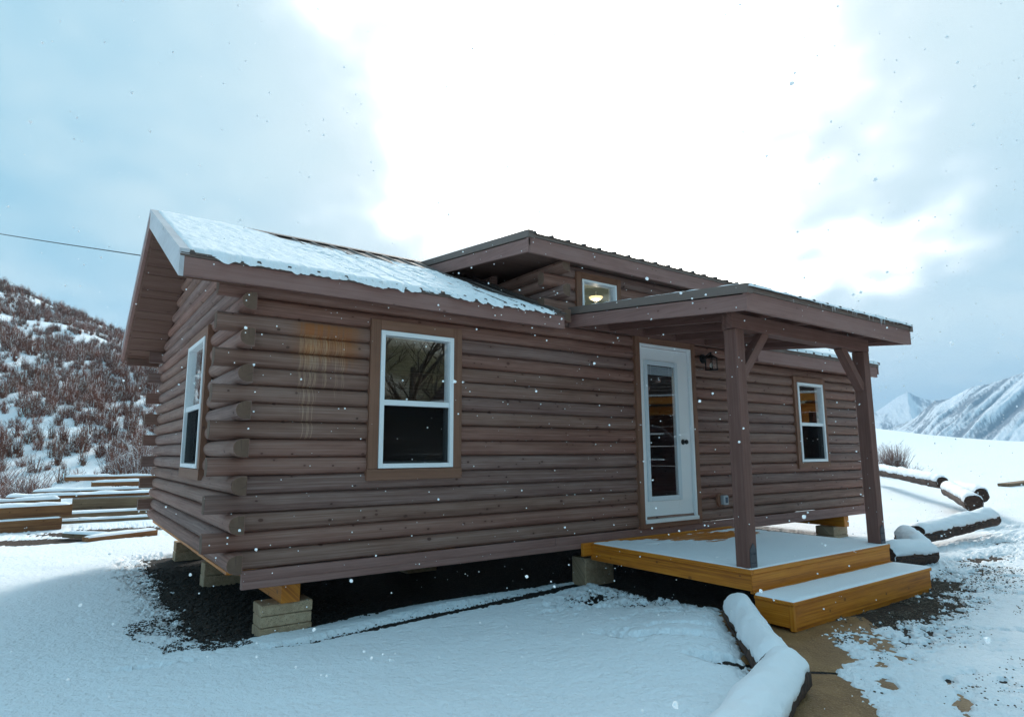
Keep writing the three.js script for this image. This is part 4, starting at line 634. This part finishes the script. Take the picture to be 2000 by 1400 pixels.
// ---------------------------------------------------------------- scrub on the hillside, bushes
function twigs(seed, n, h, spread, snowy, thick) {
  const r = rng(seed), pos = [], col = [];
  for (let k = 0; k < n; k++) {
    const a = r() * 6.283, lean = spread * (0.15 + 0.85 * r()), H = h * (0.45 + 0.55 * r()), bx_ = (r() - 0.5) * spread * 0.7, bz = (r() - 0.5) * spread * 0.7, w = thick * (0.6 + 0.8 * r());
    let p = V(bx_, 0, bz), dir = V(Math.cos(a) * lean / h, 1, Math.sin(a) * lean / h).normalize(); const br = 0.55 + 0.5 * r();
    const c = [0.25 * br, 0.115 * br, 0.084 * br];
    const add = (p0, p1, w0, w1, white) => { const d = p1.clone().sub(p0).normalize(), sx = V(d.y, -d.x, 0.3 * (r() - 0.5)).normalize(), sz = new THREE.Vector3().crossVectors(d, sx); const q = (P, w, k2) => { const an = k2 * 2.094; return P.clone().addScaledVector(sx, Math.cos(an) * w).addScaledVector(sz, Math.sin(an) * w); }; for (let i = 0; i < 3; i++) { const A = q(p0, w0, i), B = q(p0, w0, i + 1), C = q(p1, w1, i), D = q(p1, w1, i + 1); for (const v of [A, B, D, A, D, C]) { pos.push(v.x, v.y, v.z); col.push(...(white ? [0.82, 0.84, 0.86] : c)); } } };
    const segs = 3; let ww = w; for (let s = 0; s < segs; s++) { const e = p.clone().addScaledVector(dir, H / segs); add(p, e, ww, ww * 0.6, false); if (r() < snowy) add(p.clone().addScaledVector(V(0, 1, 0), ww), e.clone().addScaledVector(V(0, 1, 0), ww), ww * 1.1, ww * 0.9, true);
      for (let b2 = 0; b2 < 2; b2++) { const an = r() * 6.283, e2 = p.clone().lerp(e, r()), t2 = e2.clone().add(V(Math.cos(an) * H * 0.16, H * (0.06 + 0.14 * r()), Math.sin(an) * H * 0.16)); add(e2, t2, ww * 0.5, ww * 0.25, false); if (r() < snowy) add(e2.clone().add(V(0, ww, 0)), t2.clone().add(V(0, ww, 0)), ww * 0.9, ww * 0.6, true); }
      p = e; ww *= 0.62; dir.add(V((r() - 0.5) * 0.35, 0.05, (r() - 0.5) * 0.35)).normalize(); }
  }
  const g = new THREE.BufferGeometry(); g.setAttribute('position', new THREE.Float32BufferAttribute(pos, 3)); g.setAttribute('color', new THREE.Float32BufferAttribute(col, 3)); g.computeVertexNormals(); return g;
}
const twigMat = new THREE.MeshStandardMaterial({ vertexColors: true, roughness: 0.95 });
{
  const r = rng(404), kinds = [twigs(1, 26, 1.3, 0.5, 0.10, 0.022), twigs(2, 22, 1.6, 0.42, 0.08, 0.024), twigs(3, 30, 0.95, 0.55, 0.14, 0.02)], lists = [[], [], []];
  for (let k = 0; k < 50000 && lists[0].length + lists[1].length + lists[2].length < 9500; k++) {
    const z = -20 - 62 * Math.pow(r(), 0.85), half = 7 + (-z) * 0.16, x = -half + 2 * half * r() + 1.5; if (x > 22) continue;
    const y = gy(x, z), dens = fbm(x * 0.28, z * 0.22, 3), track = Math.abs(y - (11.9 - 0.03 * x)); if (track < 0.35) continue;
    if (fbm(x * 0.9, z * 0.7, 3) < 0.40 && r() < 0.7 || dens < 0.26) continue; if (z > -23.5 && r() < 0.5) continue;
    lists[Math.floor(r() * 3)].push([x, y, z, r() * 6.283, 0.24 + 0.42 * r() + 0.3 * Math.pow(r(), 6)]);
  }
  const m = new THREE.Matrix4(), qn = new THREE.Quaternion(), c = new THREE.Color();
  lists.forEach((L, k) => { const im = new THREE.InstancedMesh(kinds[k], twigMat, L.length); im.name = numbered('hillside_scrub'); L.forEach(([x, y, z, a, s], i) => { qn.setFromAxisAngle(V(0, 1, 0), a); m.compose(V(x, y - 0.06, z), qn, V(s * 1.15, s, s * 1.15)); im.setMatrixAt(i, m); const b = 0.8 + 0.5 * r(), rd = r(); im.setColorAt(i, c.setRGB(b, b * lerp(0.85, 1.2, rd * rd), b * lerp(0.8, 1.2, rd * rd))); }); scene.add(im); info(im, ['reddish brown leafless scrub dusted with snow on the hillside', 'taller bare brown stems of scrub on the hillside', 'low dense brown scrub on the hillside'][k], 'scrub', null, 'stuff'); });
}
function bush(name, p, h, spread, n, seed, snowy, label, thick = 0.008) { const t = thing(name, label, 'bush', 'bushes near the cabin'); t.position.copy(p); part(t, 'branches', twigs(seed, n, h, spread, snowy, thick), twigMat); return t; }
{
  const P = (x, z) => V(x, gy(x, z) - 0.05, z);
  bush('bare_bush', P(-3.0, -15.2), 1.6, 1.4, 300, 21, 0.12, 'broad brown bush with tangled twigs behind the thick timber pair', 0.012);
  bush('bare_bush', P(-1.9, -17.0), 1.2, 1.1, 220, 22, 0.16, 'lower tangled bush against the open snow gap behind the timbers', 0.012);
  bush('bare_bush', P(1.0, -19.5), 2.0, 1.5, 260, 23, 0.2, 'tall snow dusted bush beside the cabin rear corner', 0.013);
  bush('bare_bush', P(2.4, -18.5), 1.7, 1.4, 220, 24, 0.2, 'snow dusted bush mostly hidden by the cabin rear corner', 0.013);
  const b = at(1742, 905, 'y', 0.55); b.y = gy(b.x, b.z) - 0.05; bush('bare_bush', b, 1.3, 0.8, 280, 25, 0.12, 'reddish brown bush in the snowfield beyond the porch post', 0.011);
  const b2 = at(1772, 903, 'y', 0.6); b2.y = gy(b2.x, b2.z) - 0.05; bush('bare_bush', b2, 0.75, 0.95, 110, 26, 0.25, 'low spreading twigs beside the reddish bush in the snowfield', 0.010);
}
// stake and half buried plank out in the field
{
  const s = at(1968, 888, 'y', 1.1); const st = solo('wooden_stake', bar(V(s.x, gy(s.x, s.z) - 0.05, s.z), V(s.x + 0.16, gy(s.x, s.z) + 0.62, s.z - 0.02), 0.07, 0.07), M.grey, 'leaning wooden stake alone in the snowfield', 'stake');
  const a = at(1958, 926, 'y', 0.3), b = at(2060, 922, 'y', 0.3); a.y = gy(a.x, a.z) + 0.08; b.y = gy(b.x, b.z) + 0.1; solo('plank', bar(a, b, 0.3, 0.1), M.grey, 'flat grey plank half buried in the snowfield', 'plank');
}
// ---------------------------------------------------------------- fittings
{
  const p = at(1372, 700, 'z', 0.0), L = thing('wall_lantern', 'black glass lantern on the wall beside the white door', 'lantern'); L.position.set(p.x, 0, 0);
  part(L, 'wall_plate', new THREE.CylinderGeometry(0.055, 0.06, 0.02, 20).rotateX(Math.PI / 2).translate(0, 2.2, 0.012), M.black);
  const c = new THREE.CatmullRomCurve3([V(0, 2.2, 0.02), V(0.0, 2.235, 0.07), V(0, 2.26, 0.12), V(0, 2.225, 0.135)]); part(L, 'arm', new THREE.TubeGeometry(c, 14, 0.009, 8), M.black);
  part(L, 'cap', [new THREE.ConeGeometry(0.085, 0.06, 4).rotateY(Math.PI / 4).translate(0, 2.225, 0.135), new THREE.SphereGeometry(0.014, 8, 6).translate(0, 2.26, 0.135)], M.black);
  const fr = []; for (const [a, b] of [[-1, -1], [1, -1], [1, 1], [-1, 1]]) fr.push(new THREE.BoxGeometry(0.009, 0.155, 0.009).translate(a * 0.05, 2.12, 0.135 + b * 0.05)); fr.push(new THREE.BoxGeometry(0.115, 0.01, 0.115).translate(0, 2.042, 0.135), new THREE.BoxGeometry(0.115, 0.008, 0.115).translate(0, 2.197, 0.135)); part(L, 'cage', fr, M.black);
  part(L, 'pane', [new THREE.BoxGeometry(0.09, 0.145, 0.002).translate(0, 2.12, 0.185), new THREE.BoxGeometry(0.002, 0.145, 0.09).translate(-0.05, 2.12, 0.135), new THREE.BoxGeometry(0.002, 0.145, 0.09).translate(0.05, 2.12, 0.135)], M.glass);
  part(L, 'bulb', new THREE.SphereGeometry(0.022, 12, 10).scale(1, 1.5, 1).translate(0, 2.1, 0.135), new THREE.MeshStandardMaterial({ color: 0xdedad0, roughness: 0.3 }));
  const o = at(1408, 976, 'z', 0.0), B = thing('outlet_box', 'grey weatherproof outlet box low on the wall right of the door', 'outlet'); B.position.set(o.x, o.y, 0);
  part(B, 'base_plate', new THREE.CylinderGeometry(0.085, 0.09, 0.03, 24).rotateX(Math.PI / 2).translate(-0.01, 0, 0.012), M.trim);
  part(B, 'cover', bx(-0.045, 0.055, -0.06, 0.06, 0.026, 0.085, 0.012), new THREE.MeshPhysicalMaterial({ color: new THREE.Color(0.34, 0.37, 0.40), roughness: 0.25, clearcoat: 0.6 }));
  part(B, 'window_pane', bx(-0.018, 0.03, -0.036, 0.036, 0.0855, 0.089, 0.003), new THREE.MeshPhysicalMaterial({ color: new THREE.Color(0.05, 0.08, 0.13), roughness: 0.15, clearcoat: 1 }));
}
{ // the lit ceiling lamp seen through the small high window
  const l = thing('ceiling_lamp', 'glowing round ceiling lamp inside the small high window', 'lamp'); const c = at(1164, 581, 'z', -0.55); l.position.copy(c);
  part(l, 'shade', new THREE.SphereGeometry(0.085, 24, 14, 0, 6.2832, 1.5708, 1.5708).scale(1, 0.42, 1), new THREE.MeshStandardMaterial({ color: 0xfff0cf, emissive: new THREE.Color(1, 0.80, 0.42), emissiveIntensity: 0.9, roughness: 0.6 }));
  part(l, 'collar', new THREE.CylinderGeometry(0.03, 0.09, 0.022, 20).translate(0, 0.016, 0), M.vinyl); part(l, 'rod', new THREE.CylinderGeometry(0.01, 0.01, 0.12, 10).translate(0, 0.08, 0), M.vinyl);
  const pl = new THREE.PointLight(new THREE.Color(1, 0.86, 0.62), 0.2); pl.position.set(0, -0.06, 0); pl.castShadow = true; l.add(pl); pl.name = 'lamp_light';
}
{
  const a = at(-60, 447, 'z', -12), b = at(275, 499, 'z', -6); const c = new THREE.CatmullRomCurve3([a, a.clone().lerp(b, 0.5).add(V(0, -0.01, 0)), b, b.clone().add(b.clone().sub(a).multiplyScalar(0.4))]);
  solo('overhead_wire', new THREE.TubeGeometry(c, 30, 0.008, 6), M.black, 'thin dark overhead wire running to the rear of the cabin roof', 'wire');
  const w = at(1612, 684, 'z', -1.9); const ch = thing('chimney_chase', 'raw plywood chimney box on the snowy lower roof', 'chimney'); const y0 = roofY(-1.9) - 0.1; part(ch, 'side_panel', bx(w.x - 0.28, w.x + 0.28, y0, y0 + 0.42, -2.25, -1.75), M.treated); part(ch, 'cap', bx(w.x - 0.31, w.x + 0.31, y0 + 0.422, y0 + 0.45, -2.28, -1.72), M.trimMetal);
}
// ---------------------------------------------------------------- what stands behind the photographer and shows in the panes
function bareTree(seed, H) {
  const r = rng(seed), geos = [];
  const limb = (p, d, L, w, lv) => { const e = p.clone().addScaledVector(d, L); const g = new THREE.CylinderGeometry(w * 0.6, w, L, lv ? 4 : 7, 1, true); g.applyMatrix4(new THREE.Matrix4().makeRotationFromQuaternion(new THREE.Quaternion().setFromUnitVectors(V(0, 1, 0), d)).setPosition(p.clone().lerp(e, 0.5))); geos.push(plain(g)); if (lv >= 4) return; const n = lv === 0 ? 6 : 3; for (let k = 0; k < n; k++) { const a = r() * 6.283, t = lv === 0 ? 0.35 + 0.65 * k / n : 0.4 + 0.6 * r(), nd = d.clone().multiplyScalar(0.75).add(V(Math.cos(a) * 0.75, 0.35 * r(), Math.sin(a) * 0.75)).normalize(); limb(p.clone().lerp(e, t), nd, L * (0.5 + 0.2 * r()), w * 0.45, lv + 1); } };
  limb(V(0, 0, 0), V(0.03, 1, 0.02).normalize(), H * 0.5, H * 0.022, 0); return mergeGeometries(geos);
}
{
  const barkMat = new THREE.MeshStandardMaterial({ color: new THREE.Color(0.11, 0.095, 0.075), roughness: 0.95 }), protos = [bareTree(5, 9), bareTree(6, 11), bareTree(7, 8)], r = rng(31);
  for (let k = 0; k < 34; k++) { const x = lerp(2, 46, (k + r()) / 34), z = 24 + 12 * r() - Math.max(0, x - 24) * 0.35, t = thing('bare_tree', 'leafless tree in the grove across the yard facing the cabin', 'tree', 'trees across the yard'); t.position.set(x, gy(x, z) - 0.1, z); t.rotation.y = r() * 6; t.scale.setScalar(0.85 + 0.4 * r()); part(t, 'trunk', protos[k % 3], barkMat); }
  const slopeG = sheet(axisCoords(-10, 70, 0, 60, 3, 1.2), axisCoords(18, 70, 18, 60, 3, 1.2), (x, z) => gy(x, z) + 0.02 + Math.max(0, z - 22 + Math.max(0, x - 24) * 0.35) * 0.55, 1.2); const cc = new Float32Array(slopeG.attributes.position.count * 3); for (let i = 0; i < cc.length; i += 3) { const p = slopeG.attributes.position, n = vn(p.getX(i / 3) * 0.8, p.getZ(i / 3) * 0.8); const w = n > 0.62 ? 0.5 : 0; cc[i] = lerp(0.12, 0.22, n) + w; cc[i + 1] = lerp(0.12, 0.2, n) + w; cc[i + 2] = lerp(0.07, 0.1, n) + w; } slopeG.setAttribute('color', new THREE.BufferAttribute(cc, 3));
  solo('hillside', slopeG, new THREE.MeshStandardMaterial({ vertexColors: true, roughness: 1 }), 'dark wooded slope across the yard facing the cabin', 'hillside', null, 'structure');
  // open timber shed with a dark shingled roof
  const s = thing('timber_shed', 'open fronted timber shed with dark roof across the yard from the door', 'shed'); s.position.set(12.8, gy(12.8, 8.4) - 0.05, 8.4); s.rotation.y = 0.863;
  part(s, 'back_wall', bx(-5, 5, 0, 2.9, 2.2, 2.35), M.soffit); part(s, 'side_wall', bx(-5, -4.9, 0, 2.7, -1.6, 2.2), M.soffit); part(s, 'side_wall', bx(4.9, 5, 0, 2.7, -1.6, 2.2), M.soffit);
  for (let k = 0; k < 5; k++) part(s, 'post', bx(-4.8 + k * 2.35, -4.62 + k * 2.35, 0, 2.4, -1.7, -1.52), M.treated);
  part(s, 'beam', bx(-5.2, 5.2, 2.4, 2.62, -1.74, -1.54), M.treated); part(s, 'fascia', bx(-5.5, 5.5, 2.66, 2.84, -2.2, -2.16), M.treated);
  const sh = new THREE.MeshStandardMaterial({ color: new THREE.Color(0.028, 0.024, 0.024), roughness: 0.9 });
  for (let k = 0; k < 14; k++) { const z0 = lerp(-2.25, 0.4, k / 14), z1 = lerp(-2.25, 0.4, (k + 1) / 14), y0 = 2.85 + (z0 + 2.25) * 0.6; part(s, 'shingle_row', slope(-5.5, 5.5, z0, y0 + 0.02, z1 + 0.05, y0 + 0.12, 0, 0.02), sh); }
  part(s, 'rear_roof', slope(-5.5, 5.5, 0.42, 4.46, 2.9, 2.95, 0, 0.06), sh); part(s, 'snow_edge', bx(-5.5, 5.5, 2.86, 2.9, -2.26, -2.1, 0.02), M.snowFine);
  // parked van
  const v = thing('parked_van', 'dark parked van with light window frames in front of the timber shed', 'van'); v.position.set(9.8, gy(9.8, 5.6), 5.6); v.rotation.y = 0.863;
  const paint = new THREE.MeshPhysicalMaterial({ color: new THREE.Color(0.03, 0.012, 0.014), roughness: 0.35, clearcoat: 0.8 }), o = new THREE.Shape(); o.moveTo(-2.3, 0.35); o.lineTo(2.35, 0.35); o.lineTo(2.4, 0.95); o.lineTo(1.6, 1.15); o.lineTo(0.95, 1.8); o.quadraticCurveTo(0.8, 1.9, 0.5, 1.9); o.lineTo(-2.1, 1.9); o.quadraticCurveTo(-2.3, 1.9, -2.32, 1.6); o.closePath();
  part(v, 'body', new THREE.ExtrudeGeometry(o, { depth: 1.7, bevelEnabled: true, bevelSize: 0.05, bevelThickness: 0.05, bevelSegments: 2 }).translate(0, 0, -0.85), paint);
  for (const sd of [-1, 1]) for (const [a, b] of [[-2.1, -1.0], [-0.9, 0.1], [0.2, 0.9]]) { const w = part(v, 'window', bx(a, b, 1.2, 1.72, sd * 0.905 - 0.004, sd * 0.905 + 0.004), M.black); part(w, 'window_frame', [bx(a - 0.04, b + 0.04, 1.72, 1.76, sd * 0.906 - 0.006, sd * 0.906 + 0.006), bx(a - 0.04, b + 0.04, 1.16, 1.2, sd * 0.906 - 0.006, sd * 0.906 + 0.006)], M.vinyl); }
  for (const [x, z] of [[-1.5, 0.8], [1.5, 0.8], [-1.5, -0.8], [1.5, -0.8]]) { const w = part(v, 'wheel', new THREE.TorusGeometry(0.26, 0.09, 8, 20).translate(x, 0.34, z), M.black); part(w, 'rim', new THREE.CylinderGeometry(0.2, 0.2, 0.12, 16).rotateX(Math.PI / 2).translate(x, 0.34, z), M.steel); }
}
{ // crumbs of soil thrown on the thin snow along the drip edges, pebbles by the step
  const r = rng(818), L = [], g = new THREE.IcosahedronGeometry(1, 0), p = g.attributes.position; for (let i = 0; i < p.count; i++) { const k = h2(Math.round(p.getX(i) * 40) + 3, Math.round(p.getY(i) * 60 + p.getZ(i) * 17)); p.setXYZ(i, p.getX(i) * (0.7 + 0.7 * k), p.getY(i) * (0.45 + 0.3 * k), p.getZ(i) * (0.7 + 0.6 * k)); } g.computeVertexNormals();
  const put = (x, z, s, dark) => L.push([x, z, s, dark]);
  for (let k = 0; k < 9000; k++) { const z = lerp(-4.6, -0.05, Math.pow(r(), 0.6)), edge = lerp(-0.1, -0.27, smooth(-0.15, -0.7, z)), x = edge + 0.12 - 0.5 * Math.pow(r(), 2.1); if (fbm(x * 7, z * 5, 3) < 0.44) continue; put(x, z, 0.003 + 0.008 * r() * r(), 1); }
  for (let k = 0; k < 7000; k++) { const z = -4.2 + 4.05 * Math.pow(r(), 0.6), x = -0.3 + 1.6 * r() * r() + 0.3 * r(); put(x, z, 0.005 + 0.016 * Math.pow(r(), 3), 1); }
  for (let k = 0; k < 900; k++) { const z = -0.2 + 0.25 * r(), x = 0.35 * r() - 0.25; put(x, z, 0.003 + 0.006 * r() * r(), 1); }
  for (let k = 0; k < 3000; k++) { const x = 0.2 + 3.2 * r(), zc = x < 1.4 ? lerp(0.24, 0.09, clamp((x - 0.2) / 1.2)) : lerp(0.09, -0.13, (x - 1.4) / 2); put(x, zc + (r() + r() - 1) * (0.05 + 0.09 * smooth(0.4, 1.6, x)), 0.003 + 0.008 * r() * r(), 1); }
  for (let k = 0; k < 1600; k++) { const a = r() * 6.283, q = Math.sqrt(r()), c = [[3.2, 0.42, 0.4, 0.2], [3.35, 0.95, 0.35, 0.2], [3.55, 0.7, 0.2, 0.3]][k % 3], x = c[0] + Math.cos(a) * q * c[2], z = c[1] + Math.sin(a) * q * c[3]; if (fbm(x * 8 + 3, z * 8, 3) < 0.5) continue; put(x, z, 0.003 + 0.009 * r() * r(), 1); }
  for (let k = 0; k < 5200; k++) { const x = 3.3 + 4.4 * r(), z = 2.3 + 0.75 * r() * r() + (x > 6 ? -0.35 * r() : 0); if (fbm(x * 3, z * 5, 3) < 0.42 + 0.25 * clamp((z - 2.6) * 2)) continue; put(x, z, 0.004 + 0.009 * r() * r(), 0); }
  for (let k = 0; k < 2600; k++) { const x = 2.7 + 4.5 * r(), z = 2.5 + 1.4 * r(); if (fbm(x * 2.2 + 5, z * 5, 4) < 0.60) continue; put(x, z, 0.003 + 0.006 * r() * r(), 0); }
  const im = new THREE.InstancedMesh(g, new THREE.MeshStandardMaterial({ color: 0xffffff, roughness: 0.85 }), L.length), m = new THREE.Matrix4(), q = new THREE.Quaternion(), e = new THREE.Euler(), c = new THREE.Color(); im.name = 'soil_crumbs';
  L.forEach(([x, z, s, dk], i) => { const mk = snowMask(x, z), y = gy(x, z) + (mk > 0 ? 0.0045 * Math.min(mk * 6, 1) + 0.032 * smooth(0.15, 1, mk) * 0.9 : -0.008); q.setFromEuler(e.set(0, r() * 6.283, 0)); m.compose(V(x, y, z), q, V(s, s, s)); im.setMatrixAt(i, m); const t = r(); im.setColorAt(i, dk ? c.setRGB(0.014 + 0.02 * t, 0.011 + 0.014 * t, 0.009 + 0.01 * t) : c.setRGB(0.05 + 0.12 * t, 0.038 + 0.095 * t, 0.028 + 0.07 * t)); });
  scene.add(im); info(im, 'dark crumbs of soil and pebbles scattered on the thin snow', 'soil', null, 'stuff');
}
{ // snow in the air
  const r = rng(555), N = 5200, g = new THREE.IcosahedronGeometry(1, 0), p = g.attributes.position; for (let i = 0; i < p.count; i++) { const k = h2(Math.round(p.getX(i) * 50), Math.round(p.getY(i) * 50 + p.getZ(i) * 13)); p.setXYZ(i, p.getX(i) * (0.6 + k), p.getY(i) * (0.5 + 0.7 * k), p.getZ(i) * (1.2 - 0.5 * k)); } g.computeVertexNormals();
  const im = new THREE.InstancedMesh(g, new THREE.MeshStandardMaterial({ color: new THREE.Color(0.93, 0.94, 0.95), roughness: 0.8 }), N); im.name = 'falling_snow'; const m = new THREE.Matrix4(), q = new THREE.Quaternion(), e = new THREE.Euler();
  let k = 0; while (k < N) { const x = lerp(-3.5, 9, r()), y = lerp(-0.35, 5.5, r()), z = lerp(0.35, 4.9, r()), d = Math.hypot(x - camera.position.x, y - camera.position.y, z - camera.position.z); if (d < 0.75) { r(); continue; } if (z < 2.35 && x > 3.2 && x < 6.3 && y < 2.7) continue; const s = 0.0017 + 0.0055 * Math.pow(r(), 3.2); q.setFromEuler(e.set(r() * 6, r() * 6, r() * 6)); m.compose(V(x, y, z), q, V(s, s, s)); im.setMatrixAt(k++, m); }
  scene.add(im); info(im, 'snowflakes falling through the air before the cabin', 'snow', null, 'stuff');
}
shade(scene);
renderer.render(scene, camera);
